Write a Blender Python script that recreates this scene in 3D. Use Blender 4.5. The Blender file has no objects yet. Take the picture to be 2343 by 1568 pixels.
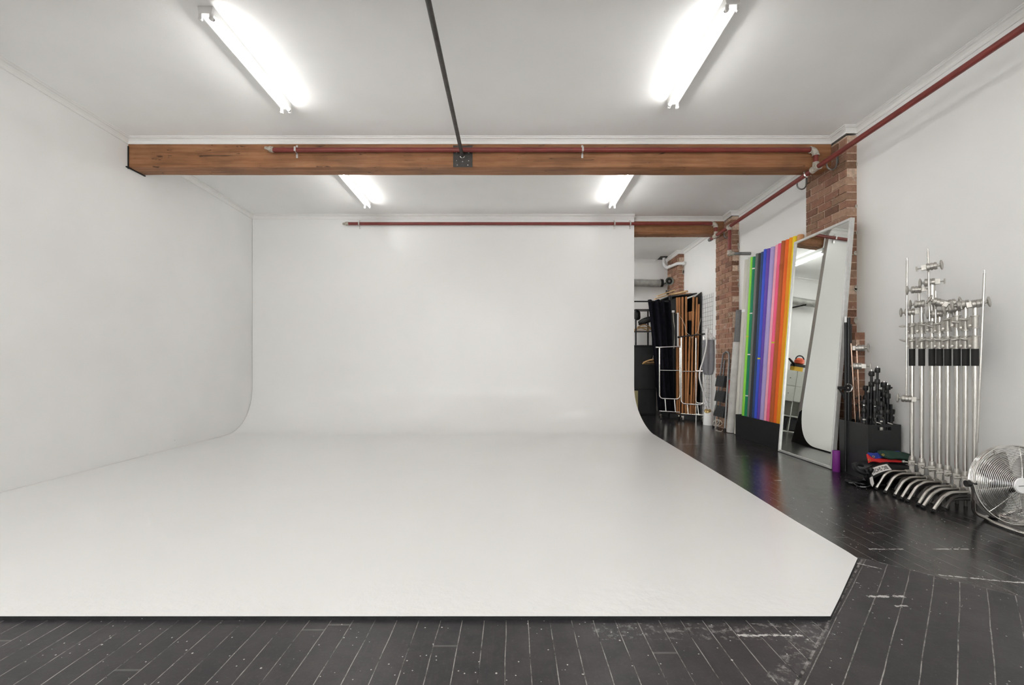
import bpy, bmesh, math, random
from mathutils import Vector, Matrix
random.seed(7)
S = bpy.context.scene
COL = S.collection
PI = math.pi
# ---------------------------------------------------------------- camera, world, exposure
CAMZ, FPX, VX, HY = 1.14, 1041.0, 1168.0, 830.0
cam_d = bpy.data.cameras.new('camera'); cam = bpy.data.objects.new('camera', cam_d); COL.objects.link(cam)
cam.location = (0, 0, CAMZ); cam.rotation_euler = (PI/2, 0, 0)
cam_d.sensor_width = 36.0; cam_d.sensor_fit = 'HORIZONTAL'; cam_d.lens = 36.0*FPX/2343
cam_d.shift_x = (1171.5-VX)/2343; cam_d.shift_y = (HY-784)/2343
cam_d.clip_start = 0.05; cam_d.clip_end = 60
S.camera = cam
S.view_settings.view_transform = 'Standard'; S.view_settings.look = 'None'
S.view_settings.gamma = 1.0; S.view_settings.use_curve_mapping = False
S.view_settings.exposure = 1.49
W = bpy.data.worlds.new('world'); S.world = W; W.use_nodes = True
W.node_tree.nodes['Background'].inputs[0].default_value = (.9, .95, 1, 1)
W.node_tree.nodes['Background'].inputs[1].default_value = 0.3
try:
    S.cycles.max_bounces = 8; S.cycles.diffuse_bounces = 4; S.cycles.glossy_bounces = 4; S.cycles.use_adaptive_sampling = True; S.cycles.adaptive_threshold = .16; S.cycles.adaptive_min_samples = 20
    S.cycles.sample_clamp_indirect = 4
except Exception: pass
TUBE_POWER = 21.0
FILL_PANE_POWER = 2.7
def fx(px, Y): return (px-VX)/FPX*Y          # metres across from a measured column
def fz(py, Y): return CAMZ+(HY-py)/FPX*Y     # metres up from a measured row
def atX(px, X): return X*FPX/(px-VX)         # depth of a column on a wall parallel to the view
def ceil(Y): return 3.86-.0269*Y
SL = -.0269
# ---------------------------------------------------------------- materials
def lin(c): return c/12.92 if c <= .04045 else ((c+.055)/1.055)**2.4
def rgb(r, g, b): return (lin(r/255), lin(g/255), lin(b/255), 1)
class NT:
    def __init__(s, name):
        s.m = bpy.data.materials.new(name); s.m.use_nodes = True; s.t = s.m.node_tree
        s.b = s.t.nodes['Principled BSDF']
    def n(s, typ, **k):
        nd = s.t.nodes.new(typ)
        for a, v in k.items(): setattr(nd, a, v)
        return nd
    def l(s, a, b): s.t.links.new(a, b)
    def math(s, op, a, b=None, c=None):
        nd = s.n('ShaderNodeMath', operation=op)
        for i, v in enumerate((a, b, c)):
            if v is None: continue
            if isinstance(v, (int, float)): nd.inputs[i].default_value = v
            else: s.l(v, nd.inputs[i])
        return nd.outputs[0]
    def mix(s, f, a, b, typ='MIX'):
        nd = s.n('ShaderNodeMix', data_type='RGBA', blend_type=typ)
        for i, v in ((0, f), (6, a), (7, b)):
            if isinstance(v, (int, float, tuple)): nd.inputs[i].default_value = v
            else: s.l(v, nd.inputs[i])
        return nd.outputs[2]
    def noise(s, vec, scale, detail=3, rough=.55):
        nd = s.n('ShaderNodeTexNoise'); nd.inputs['Scale'].default_value = scale
        nd.inputs['Detail'].default_value = detail; nd.inputs['Roughness'].default_value = rough
        if vec is not None: s.l(vec, nd.inputs['Vector'])
        return nd.outputs[0]
    def ramp(s, f, pts):
        nd = s.n('ShaderNodeValToRGB'); e = nd.color_ramp.elements
        while len(e) < len(pts): e.new(.5)
        for i, (p, c) in enumerate(pts): e[i].position = p; e[i].color = c if isinstance(c, tuple) else (c, c, c, 1)
        s.l(f, nd.inputs[0]); return nd.outputs[0]
    def pos(s, scale=(1, 1, 1)):
        g = s.n('ShaderNodeTexCoord'); m = s.n('ShaderNodeMapping'); m.inputs['Scale'].default_value = scale
        s.l(g.outputs['Object'], m.inputs[0]); return m.outputs[0]
    def bump(s, h, strength=.3, dist=.01):
        b = s.n('ShaderNodeBump'); b.inputs['Strength'].default_value = strength; b.inputs['Distance'].default_value = dist
        s.l(h, b.inputs['Height']); s.l(b.outputs[0], s.b.inputs['Normal'])
def mat(name, col, rough=.5, metal=0., noise=0., nscale=20, bump=0., spec=None, stretch=(1, 1, 1), coat=0., vary=None):
    k = NT(name); k.b.inputs['Roughness'].default_value = rough; k.b.inputs['Metallic'].default_value = metal
    if spec is not None: k.b.inputs['Specular IOR Level'].default_value = spec
    if coat: k.b.inputs['Coat Weight'].default_value = coat; k.b.inputs['Coat Roughness'].default_value = .1
    p = k.pos(stretch); nz = k.noise(p, nscale)
    if noise or vary:
        lo = tuple(max(0, c*(1-noise)) for c in col[:3])+(1,); hi = tuple(min(1, c*(1+noise)) for c in col[:3])+(1,)
        if vary: lo, hi = col, vary
        k.l(k.mix(k.ramp(nz, [(.35, 0.), (.65, 1.)]), lo, hi), k.b.inputs['Base Color'])
    else: k.b.inputs['Base Color'].default_value = col
    if bump: k.bump(nz, bump, .004)
    return k.m
M = {}
def wall_mat(name, base, rough):
    k = NT(name); p = k.pos()
    n1 = k.noise(p, .7, 3); n2 = k.noise(p, 60, 2)
    hi = tuple(min(1, c*1.03) for c in base[:3])+(1,); lo = tuple(c*.965 for c in base[:3])+(1,)
    c = k.mix(k.ramp(n1, [(.35, 0.), (.65, 1.)]), lo, hi)
    v = k.n('ShaderNodeTexVoronoi'); v.inputs['Scale'].default_value = 1.7; k.l(p, v.inputs['Vector'])
    spot = k.math('LESS_THAN', v.outputs['Distance'], .012)
    c = k.mix(k.math('MULTIPLY', spot, .5), c, (.3, .29, .27, 1))
    k.l(c, k.b.inputs['Base Color']); k.b.inputs['Roughness'].default_value = rough
    k.bump(k.math('ADD', k.math('MULTIPLY', n2, .3), k.noise(p, 4, 4)), .12, .01)
    return k.m
M['wall'] = wall_mat('white_wall_paint', (.84, .838, .828, 1), .6)
M['ceiling'] = wall_mat('white_ceiling_paint', (.93, .928, .918, 1), .75)
M['trim'] = mat('white_cornice_plaster', (.84, .835, .82, 1), .5, noise=.02, nscale=6)
def cyc_mat():
    k = NT('white_cyclorama_gloss_paint'); p = k.pos()
    n1 = k.noise(p, .9, 3)
    c = k.mix(k.ramp(n1, [(.35, 0.), (.65, 1.)]), (.84, .84, .83, 1), (.86, .86, .85, 1))
    k.l(c, k.b.inputs['Base Color'])
    k.l(k.math('ADD', k.math('MULTIPLY', k.noise(p, 2.5, 3), .03), .295), k.b.inputs['Roughness'])
    # brush texture gets rougher towards the front edge of the platform
    sp = k.n('ShaderNodeSeparateXYZ'); k.l(p, sp.inputs[0])
    edge = k.ramp(k.math('MULTIPLY', k.math('SUBTRACT', sp.outputs[1], 2.0), 1.4), [(0, 1.), (.5, .25), (1, .15)])
    k.bump(k.math('MULTIPLY', k.noise(p, 16, 4), edge), .5, .012)
    return k.m
M['cyc'] = cyc_mat()
def edge_mat():
    k = NT('chipped_black_edge_paint'); p = k.pos((1, 1, 3))
    c = k.mix(k.ramp(k.noise(p, 30, 4, .7), [(.4, 0.), (.6, 1.)]), rgb(14, 16, 18), rgb(30, 32, 34))
    c = k.mix(k.ramp(k.noise(p, 12, 6, .85), [(.655, 0.), (.68, 1.)]), c, rgb(190, 188, 184))
    k.l(c, k.b.inputs['Base Color']); k.b.inputs['Roughness'].default_value = .5; return k.m
M['black_edge'] = edge_mat()
def floor_mat():
    k = NT('worn_black_floorboards'); g = k.n('ShaderNodeTexCoord'); p = g.outputs['Object']
    sp = k.n('ShaderNodeSeparateXYZ'); k.l(p, sp.inputs[0]); X, Y = sp.outputs[0], sp.outputs[1]
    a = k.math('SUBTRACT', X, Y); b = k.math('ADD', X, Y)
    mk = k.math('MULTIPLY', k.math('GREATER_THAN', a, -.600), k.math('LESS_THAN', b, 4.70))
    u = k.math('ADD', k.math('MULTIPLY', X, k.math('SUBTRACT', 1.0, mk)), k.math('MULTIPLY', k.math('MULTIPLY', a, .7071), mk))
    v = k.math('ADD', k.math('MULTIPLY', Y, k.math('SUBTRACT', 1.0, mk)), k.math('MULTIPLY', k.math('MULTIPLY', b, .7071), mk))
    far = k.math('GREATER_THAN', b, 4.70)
    wob = k.math('MULTIPLY', k.math('SUBTRACT', k.noise(p, 2.2, 2), .5), .012)
    t = k.math('DIVIDE', k.math('ADD', k.math('ADD', u, wob), .020), .0965)
    fr = k.math('FRACT', t); idn = k.math('FLOOR', t)
    wn = k.n('ShaderNodeTexWhiteNoise', noise_dimensions='1D'); k.l(idn, wn.inputs['W'])
    rnd = wn.outputs[0]
    ed = k.math('MINIMUM', fr, k.math('SUBTRACT', 1.0, fr))
    lw = k.math('ADD', .008, k.math('MULTIPLY', k.noise(p, 11, 5, .8), .030))
    line = k.ramp(k.math('DIVIDE', ed, lw), [(.55, 1.), (1.0, 0.)])
    # butt joints
    jv = k.math('FRACT', k.math('DIVIDE', k.math('ADD', v, k.math('MULTIPLY', rnd, 9.7)), 4.3))
    joint = k.math('LESS_THAN', k.math('ABSOLUTE', k.math('SUBTRACT', jv, .5)), .0012)
    tone = k.mix(far, k.mix(rnd, rgb(35, 34, 38), rgb(48, 45, 49)), k.mix(rnd, rgb(17, 17, 19), rgb(30, 28, 30)))  # boards past the seam coloured darker to mimic their weaker reflection
    cl = k.ramp(k.noise(p, 1.6, 5, .65), [(.38, 0.), (.7, 1.)])
    tone = k.mix(k.math('MULTIPLY', cl, .55), tone, rgb(50, 47, 48))
    cl2 = k.ramp(k.noise(p, 7.5, 6, .75), [(.42, 0.), (.66, 1.)])
    tone = k.mix(k.math('MULTIPLY', cl2, .35), tone, rgb(76, 72, 73))
    dk = k.ramp(k.noise(p, 3.1, 5, .7), [(.55, 0.), (.72, 1.)])
    tone = k.mix(k.math('MULTIPLY', dk, .5), tone, rgb(18, 18, 20))
    fine = k.ramp(k.noise(p, 70, 4, .8), [(.57, 0.), (.72, 1.)])
    tone = k.mix(k.math('MULTIPLY', fine, .30), tone, rgb(120, 116, 118))
    # long grain of wear across the walking direction
    m2 = k.n('ShaderNodeCombineXYZ'); k.l(k.math('MULTIPLY', u, 60), m2.inputs[0]); k.l(k.math('MULTIPLY', v, 4.5), m2.inputs[1])
    gr = k.noise(m2.outputs[0], 1, 5, .7)
    tone = k.mix(k.math('MULTIPLY', k.ramp(gr, [(.55, 0.), (.8, 1.)]), .30), tone, rgb(86, 82, 82))
    m3 = k.n('ShaderNodeCombineXYZ'); k.l(k.math('MULTIPLY', u, 3.0), m3.inputs[0]); k.l(k.math('MULTIPLY', v, 40), m3.inputs[1])
    sc = k.ramp(k.noise(m3.outputs[0], 1, 4, .8), [(.70, 0.), (.76, 1.)])
    tone = k.mix(k.math('MULTIPLY', sc, .35), tone, rgb(110, 106, 104))
    # light dust and filler in the gaps, dark where clean
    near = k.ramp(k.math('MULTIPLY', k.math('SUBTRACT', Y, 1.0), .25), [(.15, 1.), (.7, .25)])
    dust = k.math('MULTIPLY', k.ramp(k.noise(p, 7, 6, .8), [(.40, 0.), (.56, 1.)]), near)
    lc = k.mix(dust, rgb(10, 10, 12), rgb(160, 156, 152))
    tone = k.mix(line, tone, lc)
    tone = k.mix(k.math('MULTIPLY', joint, .3), tone, rgb(150, 148, 145))
    # seams between the three board directions
    s1 = k.math('MULTIPLY', k.math('LESS_THAN', k.math('ABSOLUTE', k.math('ADD', a, .600)), .007), k.math('LESS_THAN', b, 4.70))
    s2 = k.math('MULTIPLY', k.math('LESS_THAN', k.math('ABSOLUTE', k.math('SUBTRACT', b, 4.70)), .006), k.math('GREATER_THAN', a, -.600))
    sn = k.noise(p, 30, 3)
    tone = k.mix(k.math('MAXIMUM', s1, s2), tone, k.mix(k.ramp(sn, [(.4, 0.), (.62, 1.)]), rgb(12, 12, 14), rgb(140, 136, 134)))
    # paint drips: small white flecks, and scuffed white patches beside the platform
    def flecks(scale, size, keep):
        vo = k.n('ShaderNodeTexVoronoi'); vo.inputs['Scale'].default_value = scale; k.l(p, vo.inputs['Vector'])
        w = k.n('ShaderNodeTexWhiteNoise', noise_dimensions='3D'); k.l(vo.outputs['Color'], w.inputs['Vector'])
        return k.math('MULTIPLY', k.math('LESS_THAN', vo.outputs['Distance'], k.math('MULTIPLY', w.outputs[0], size)), k.math('GREATER_THAN', w.outputs[0], keep))
    fl = k.math('MAXIMUM', flecks(17, .075, .62), flecks(44, .14, .80))
    tone = k.mix(fl, tone, rgb(205, 203, 200))
    eb = k.math('ABSOLUTE', k.math('ADD', a, .655)); fr1 = k.math('MULTIPLY', k.math('LESS_THAN', eb, .07), k.math('LESS_THAN', Y, 2.0))
    fr2 = k.math('MULTIPLY', k.math('LESS_THAN', k.math('ABSOLUTE', k.math('SUBTRACT', Y, 1.93)), .06), k.math('MULTIPLY', k.math('GREATER_THAN', X, .35), k.math('LESS_THAN', X, 1.36)))
    sm = k.ramp(k.noise(p, 24, 5, .75), [(.52, 0.), (.66, 1.)])
    tone = k.mix(k.math('MULTIPLY', k.math('MULTIPLY', k.math('MAXIMUM', fr1, fr2), sm), .6), tone, rgb(165, 163, 162))
    def scratch(x0, x1, y, h, slope=0.):
        inx = k.math('LESS_THAN', k.math('ABSOLUTE', k.math('SUBTRACT', X, (x0+x1)/2)), (x1-x0)/2)
        dy = k.math('ABSOLUTE', k.math('SUBTRACT', k.math('SUBTRACT', Y, y), k.math('MULTIPLY', k.math('SUBTRACT', X, x0), slope)))
        wn2 = k.math('MULTIPLY', k.ramp(k.noise(p, 35, 4, .8), [(.42, 0.), (.60, 1.)]), h)
        return k.math('MULTIPLY', inx, k.math('LESS_THAN', dy, wn2))
    scr = None
    for q in ((1.74, 1.92, 2.218, .016), (1.80, 1.86, 2.13, .010), (2.19, 2.40, 2.78, .012), (2.58, 2.80, 2.78, .008), (2.30, 2.72, 2.44, .010, -.25), (2.62, 3.05, 2.36, .008), (1.93, 2.05, 2.62, .010, -.9), (.95, 1.22, 1.90, .012), (2.55, 2.62, 4.4, .012), (2.38, 3.0, 6.35, .006), (2.4, 2.9, 5.55, .006)):
        v_ = scratch(*q); scr = v_ if scr is None else k.math('MAXIMUM', scr, v_)
    tone = k.mix(k.math('MULTIPLY', scr, .85), tone, rgb(205, 203, 200))
    k.l(tone, k.b.inputs['Base Color'])
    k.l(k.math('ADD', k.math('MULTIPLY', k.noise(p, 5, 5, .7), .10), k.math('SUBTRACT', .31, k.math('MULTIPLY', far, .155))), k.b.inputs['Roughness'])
    h = k.math('SUBTRACT', k.math('ADD', k.math('MULTIPLY', k.noise(p, 22, 5, .7), .35), k.math('MULTIPLY', k.noise(p, 3.5, 3), .5)), line)
    k.bump(h, .35, .006)
    k.b.inputs['Specular IOR Level'].default_value = .5
    return k.m
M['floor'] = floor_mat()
def brick_mat():
    k = NT('old_red_brick'); p = k.pos(); ge = k.n('ShaderNodeNewGeometry')
    r = ge.outputs['Random Per Island']
    c = k.ramp(r, [(0, rgb(120, 86, 68)), (.3, rgb(156, 112, 90)), (.6, rgb(170, 130, 108)), (.85, rgb(140, 108, 84)), (1, rgb(188, 154, 130))])
    n = k.noise(p, 22, 5, .7)
    c = k.mix(k.ramp(n, [(.3, .75), (.7, 0.)]), c, k.mix(1., c, (.45, .42, .4, 1), 'MULTIPLY'))
    c = k.mix(k.math('MULTIPLY', k.ramp(k.noise(p, 9, 5, .7), [(.60, 0.), (.68, 1.)]), .6), c, rgb(205, 192, 180))
    k.l(c, k.b.inputs['Base Color']); k.b.inputs['Roughness'].default_value = .85
    k.bump(k.noise(p, 45, 5, .7), .8, .008); return k.m
M['brick'] = brick_mat()
M['mortar'] = mat('lime_mortar', rgb(196, 172, 152), .95, noise=.2, nscale=30, bump=.6)
def wood_mat(name, c1, c2, c3, along='X', rough=.6, scale=1.):
    k = NT(name); st = {'X': (.6, 9, 9), 'Y': (9, .6, 9), 'Z': (9, 9, .6)}[along]
    p = k.pos(tuple(v*scale for v in st)); p0 = k.pos()
    n = k.noise(p, 2.2, 6, .65); n2 = k.noise(p0, 1.6, 4, .6)
    c = k.ramp(n, [(.25, c1), (.5, c2), (.78, c3)])
    c = k.mix(k.math('MULTIPLY', k.ramp(n2, [(.45, 0.), (.62, 1.)]), .55), c, k.mix(1., c, (.60, .63, .66, 1), 'MULTIPLY'))
    cr = k.noise(k.pos(tuple(v*scale*.8 for v in st)), 1.1, 3, .5)
    crack = k.math('LESS_THAN', k.math('ABSOLUTE', k.math('SUBTRACT', cr, .52)), .004)
    crack = k.math('MULTIPLY', crack, k.math('GREATER_THAN', n2, .5))
    c = k.mix(k.math('MULTIPLY', crack, .8), c, rgb(50, 30, 18))
    k.l(c, k.b.inputs['Base Color']); k.b.inputs['Roughness'].default_value = rough
    k.bump(n, .35, .006); return k.m
M['beam'] = wood_mat('old_timber', rgb(108, 72, 44), rgb(150, 102, 66), rgb(178, 130, 94), 'X', .62)
M['flatwood'] = wood_mat('pine_batten', rgb(150, 98, 58), rgb(186, 130, 82), rgb(204, 152, 104), 'Z', .6)
M['plank'] = wood_mat('pale_pine', rgb(190, 150, 100), rgb(214, 178, 128), rgb(226, 196, 150), 'X', .6)
M['hangerwood'] = wood_mat('hanger_wood', rgb(180, 134, 82), rgb(205, 162, 106), rgb(222, 184, 132), 'X', .4)
M['red_pipe'] = mat('red_pipe_paint', rgb(120, 48, 42), .38, noise=.12, nscale=8)
M['fitting'] = mat('chipped_white_fitting', rgb(196, 190, 178), .6, vary=rgb(150, 142, 130), nscale=40, bump=.4)
M['galv'] = mat('galvanised_steel', rgb(140, 140, 138), .42, .85, noise=.15, nscale=18)
M['dark_steel'] = mat('dark_steel', rgb(84, 82, 80), .45, .7, noise=.15, nscale=14)
M['grey_pipe'] = mat('grey_conduit', rgb(120, 120, 122), .5, .2, noise=.1)
M['white_enamel'] = mat('white_enamel', (.82, .82, .81, 1), .35, noise=.01)
M['holder'] = mat('translucent_white_plastic', (.80, .80, .78, 1), .4, noise=.02)
def emis(name, col, st):
    k = NT(name); k.b.inputs['Base Color'].default_value = (.9, .9, .9, 1)
    k.b.inputs['Emission Color'].default_value = col; k.b.inputs['Emission Strength'].default_value = st
    # fluorescent tubes darken a little towards their ends
    p = k.pos(); sp = k.n('ShaderNodeSeparateXYZ'); k.l(p, sp.inputs[0])
    e = k.ramp(k.math('ABSOLUTE', sp.outputs[1]), [(.54, 1.), (.60, .6)])
    k.l(k.math('MULTIPLY', e, st), k.b.inputs['Emission Strength']); return k.m
M['tube'] = emis('glowing_fluorescent_tube', (1.0, .99, .965, 1), TUBE_POWER)
k_ = NT('glowing_fill_glass'); k_.b.inputs['Base Color'].default_value = (.8, .82, .84, 1); k_.b.inputs['Emission Color'].default_value = (1.0, .985, .955, 1)
k_.b.inputs['Emission Strength'].default_value = FILL_PANE_POWER; k_.b.inputs['Roughness'].default_value = .4; M['fill_pane'] = k_.m  # glowing panes added as fill light; their windows are unseen
M['chrome'] = mat('polished_chrome', rgb(226, 224, 220), .16, 1., noise=.03, nscale=30)
M['satin'] = mat('satin_steel', rgb(205, 202, 197), .26, 1., noise=.06, nscale=25)
M['cast'] = mat('cast_grey_alloy', rgb(182, 179, 173), .42, .75, noise=.10, nscale=40, bump=.15)
M['black_sleeve'] = mat('matt_black_rubber', rgb(18, 18, 18), .7, noise=.1)
M['black_metal'] = mat('black_metal', rgb(24, 24, 26), .38, .2, noise=.15)
M['black_plastic'] = mat('black_plastic', rgb(22, 22, 23), .4, noise=.2, nscale=30)
M['black_wood'] = mat('satin_black_board', rgb(34, 35, 36), .42, noise=.12, nscale=7)
M['matt_black'] = mat('matt_black_board', rgb(12, 14, 16), .6, noise=.2, nscale=9)
M['silver'] = mat('silver_spigot', rgb(225, 223, 220), .25, .9, noise=.04)
M['navy_cloth'] = mat('navy_velvet', rgb(19, 19, 26), .9, noise=.25, nscale=12, spec=.1)
M['white_plastic'] = mat('white_plastic', (.80, .80, .80, 1), .3, noise=.01)
M['grey_cloth'] = mat('grey_ironing_cloth', rgb(150, 150, 156), .85, noise=.06, nscale=9, bump=.3)
M['gold'] = mat('gold_plastic', rgb(176, 150, 96), .3, .6, noise=.1)
M['ladder'] = mat('grey_ladder_steel', rgb(130, 131, 132), .4, .5, noise=.12)
M['tread'] = mat('black_tread_with_paint_drops', rgb(22, 24, 26), .6, bump=.4, nscale=30, vary=rgb(40, 42, 45))
M['paper_white'] = mat('scuffed_white_roll', rgb(206, 204, 200), .6, vary=rgb(186, 184, 180), nscale=7)
M['felt'] = mat('grey_felt', rgb(112, 112, 113), .9, noise=.12, nscale=40)
M['cardboard'] = mat('cardboard_core', rgb(176, 142, 104), .8, noise=.08)
M['tape'] = mat('yellow_tape', rgb(220, 205, 60), .5, noise=.04)
M['white_tape'] = mat('white_sticker', (.8, .8, .8, 1), .5, noise=.03)
M['purple'] = mat('purple_foam', rgb(120, 38, 130), .6, noise=.06, bump=.2)
M['duct'] = mat('foil_duct', rgb(158, 158, 154), .5, .3, noise=.2, nscale=9, bump=.5)
M['horn_dark'] = mat('horn_inner', rgb(28, 34, 32), .5, noise=.1)
M['horn'] = mat('horn_grey', rgb(120, 128, 120), .45, .2, noise=.1)
M['wire'] = mat('grid_wire', rgb(120, 120, 120), .45, .6, noise=.05)
M['cable_white'] = mat('white_cable', rgb(205, 200, 188), .5, noise=.03)
M['bag_black'] = mat('black_bag_nylon', rgb(16, 17, 19), .5, noise=.25, nscale=18, bump=.5)
M['gloss_black'] = mat('black_vinyl', rgb(14, 16, 18), .16, noise=.15, nscale=10, bump=.4)
M['red_cloth'] = mat('red_canvas', rgb(206, 40, 40), .75, noise=.06, nscale=14, bump=.2)
M['blue_cloth'] = mat('blue_canvas', rgb(48, 70, 170), .75, noise=.06, nscale=14, bump=.2)
M['green_cloth'] = mat('dark_green_canvas', rgb(28, 58, 48), .75, noise=.08, nscale=14, bump=.2)
M['brass'] = mat('brass_eyelet', rgb(190, 160, 80), .3, .9, noise=.05)
M['label'] = mat('white_label', rgb(215, 212, 208), .5, noise=.02)
M['ink'] = mat('black_print', rgb(14, 14, 14), .6, noise=.02)
M['rubber'] = mat('black_rubber', rgb(14, 14, 14), .6, noise=.1)
M['cream'] = mat('cream_board', rgb(186, 176, 130), .6, noise=.06)
M['rolled_steel'] = mat('gate_chrome', rgb(200, 200, 200), .22, 1., noise=.04)
M['copper'] = mat('brushed_rod', rgb(214, 180, 160), .25, 1., noise=.05)
M['cabinet'] = mat('white_cabinet_laminate', rgb(214, 216, 208), .4, noise=.02, nscale=4)
M['orange_plastic'] = mat('orange_plastic', rgb(226, 96, 60), .4, noise=.05)
M['yellow_plastic'] = mat('yellow_plastic', rgb(220, 176, 50), .4, noise=.05)
k_ = NT('mirror_glass'); k_.b.inputs['Base Color'].default_value = (.83, .86, .83, 1); k_.b.inputs['Metallic'].default_value = 1
k_.b.inputs['Roughness'].default_value = .0; M['mirror'] = k_.m
# ---------------------------------------------------------------- mesh helpers
def basis(d):
    d = Vector(d).normalized(); a = Vector((0, 0, 1)) if abs(d.z) < .9 else Vector((1, 0, 0))
    x = a.cross(d).normalized(); return x, d.cross(x).normalized(), d
class MB:
    def __init__(s): s.v = []; s.f = []; s.s = []; s.mi = []
    def add(s, vs, fs, smooth=False, mi=0):
        o = len(s.v); s.v += [tuple(v) for v in vs]
        for f in fs: s.f.append([i+o for i in f]); s.s.append(smooth); s.mi.append(mi)
        return s
    def box(s, c, d, R=None, mi=0, taper=1.):
        vs = []
        for z in (-.5, .5):
            t = taper if z > 0 else 1.
            for x, y in ((-.5, -.5), (.5, -.5), (.5, .5), (-.5, .5)):
                p = Vector((x*d[0]*t, y*d[1]*t, z*d[2]))
                if R is not None: p = R @ p
                vs.append(p+Vector(c))
        return s.add(vs, [(0, 3, 2, 1), (4, 5, 6, 7), (0, 1, 5, 4), (1, 2, 6, 5), (2, 3, 7, 6), (3, 0, 4, 7)], False, mi)
    def hexa(s, b, t, mi=0):     # four bottom and four top corners, counter-clockwise from above
        return s.add(list(b)+list(t), [(0, 3, 2, 1), (4, 5, 6, 7), (0, 1, 5, 4), (1, 2, 6, 5), (2, 3, 7, 6), (3, 0, 4, 7)], False, mi)
    def rbox(s, c, d, r=.1, R=None, mi=0, n=3):   # rounded in plan, flat top
        pts = []
        hx, hy = d[0]/2-r, d[1]/2-r
        for cx, cy, a0 in ((hx, hy, 0), (-hx, hy, PI/2), (-hx, -hy, PI), (hx, -hy, 1.5*PI)):
            for i in range(n+1):
                a = a0+PI/2*i/n; pts.append((cx+r*math.cos(a), cy+r*math.sin(a)))
        N = len(pts); vs = []
        for z in (-d[2]/2, d[2]/2):
            for x, y in pts:
                p = Vector((x, y, z)); p = R @ p if R is not None else p; vs.append(p+Vector(c))
        return s.add(vs, [tuple(reversed(range(N))), tuple(range(N, 2*N))]+[(i, (i+1) % N, N+(i+1) % N, N+i) for i in range(N)], False, mi)
    def lathe(s, prof, p0, axis=(0, 0, 1), n=16, mi=0, cap=True, squash=1.):
        x, y, d = basis(axis); p0 = Vector(p0); vs = []; N = len(prof)
        for r, h in prof:
            for i in range(n):
                a = 2*PI*i/n; vs.append(p0+d*h+x*(r*math.cos(a))+y*(r*squash*math.sin(a)))
        fs = [(j*n+i, j*n+(i+1) % n, (j+1)*n+(i+1) % n, (j+1)*n+i) for j in range(N-1) for i in range(n)]
        s.add(vs, fs, True, mi)
        if cap:
            o = len(s.v)-N*n
            s.f.append([o+i for i in reversed(range(n))]); s.s.append(False); s.mi.append(mi)
            s.f.append([o+(N-1)*n+i for i in range(n)]); s.s.append(False); s.mi.append(mi)
        return s
    def cyl(s, p0, p1, r, r1=None, n=14, mi=0):
        d = Vector(p1)-Vector(p0); return s.lathe([(r, 0), (r if r1 is None else r1, d.length)], p0, d, n, mi)
    def tube(s, pts, r, n=10, closed=False, mi=0):
        P = [Vector(p) for p in pts]; N = len(P); vs = []; T = []
        for i in range(N):
            a = P[(i-1) % N] if (closed or i > 0) else P[i]; b = P[(i+1) % N] if (closed or i < N-1) else P[i]
            T.append((b-a).normalized())
        x = basis(T[0])[0]
        for i in range(N):
            x = (x-T[i]*x.dot(T[i])); x = x.normalized() if x.length > 1e-6 else basis(T[i])[0]
            y = T[i].cross(x)
            rr = r[i] if isinstance(r, (list, tuple)) else r
            for j in range(n):
                a = 2*PI*j/n; vs.append(P[i]+x*(rr*math.cos(a))+y*(rr*math.sin(a)))
        K = N if closed else N-1
        fs = [(i*n+j, i*n+(j+1) % n, ((i+1) % N)*n+(j+1) % n, ((i+1) % N)*n+j) for i in range(K) for j in range(n)]
        s.add(vs, fs, True, mi)
        if not closed:
            o = len(s.v)-N*n
            s.f.append([o+i for i in reversed(range(n))]); s.s.append(False); s.mi.append(mi)
            s.f.append([o+(N-1)*n+i for i in range(n)]); s.s.append(False); s.mi.append(mi)
        return s
    def ring(s, c, axis, R, r, n=40, m=6, mi=0, a0=0, a1=2*PI):
        x, y, d = basis(axis); c = Vector(c); full = abs(a1-a0-2*PI) < 1e-6
        pts = [c+x*(R*math.cos(a0+(a1-a0)*i/(n if full else n-1)))+y*(R*math.sin(a0+(a1-a0)*i/(n if full else n-1))) for i in range(n)]
        return s.tube(pts, r, m, full, mi)
    def ball(s, c, r, n=12, m=8, sq=(1, 1, 1), R=None, mi=0):
        vs = []; c = Vector(c)
        for j in range(m+1):
            t = PI*j/m
            for i in range(n):
                a = 2*PI*i/n
                p = Vector((r*sq[0]*math.sin(t)*math.cos(a), r*sq[1]*math.sin(t)*math.sin(a), r*sq[2]*math.cos(t)))
                if R is not None: p = R @ p
                vs.append(c+p)
        return s.add(vs, [(j*n+i, (j+1)*n+i, (j+1)*n+(i+1) % n, j*n+(i+1) % n) for j in range(m) for i in range(n)], True, mi)
    def grid(s, fn, nu, nv, mi=0, smooth=True):
        vs = [fn(i/nu, j/nv) for j in range(nv+1) for i in range(nu+1)]
        return s.add(vs, [(j*(nu+1)+i, j*(nu+1)+i+1, (j+1)*(nu+1)+i+1, (j+1)*(nu+1)+i) for j in range(nv) for i in range(nu)], smooth, mi)
    def prism(s, pts, off, mi=0):   # planar outline pushed along off
        off = Vector(off); n = len(pts); vs = [Vector(p) for p in pts]+[Vector(p)+off for p in pts]
        return s.add(vs, [tuple(reversed(range(n))), tuple(range(n, 2*n))]+[(i, (i+1) % n, n+(i+1) % n, n+i) for i in range(n)], False, mi)
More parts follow.
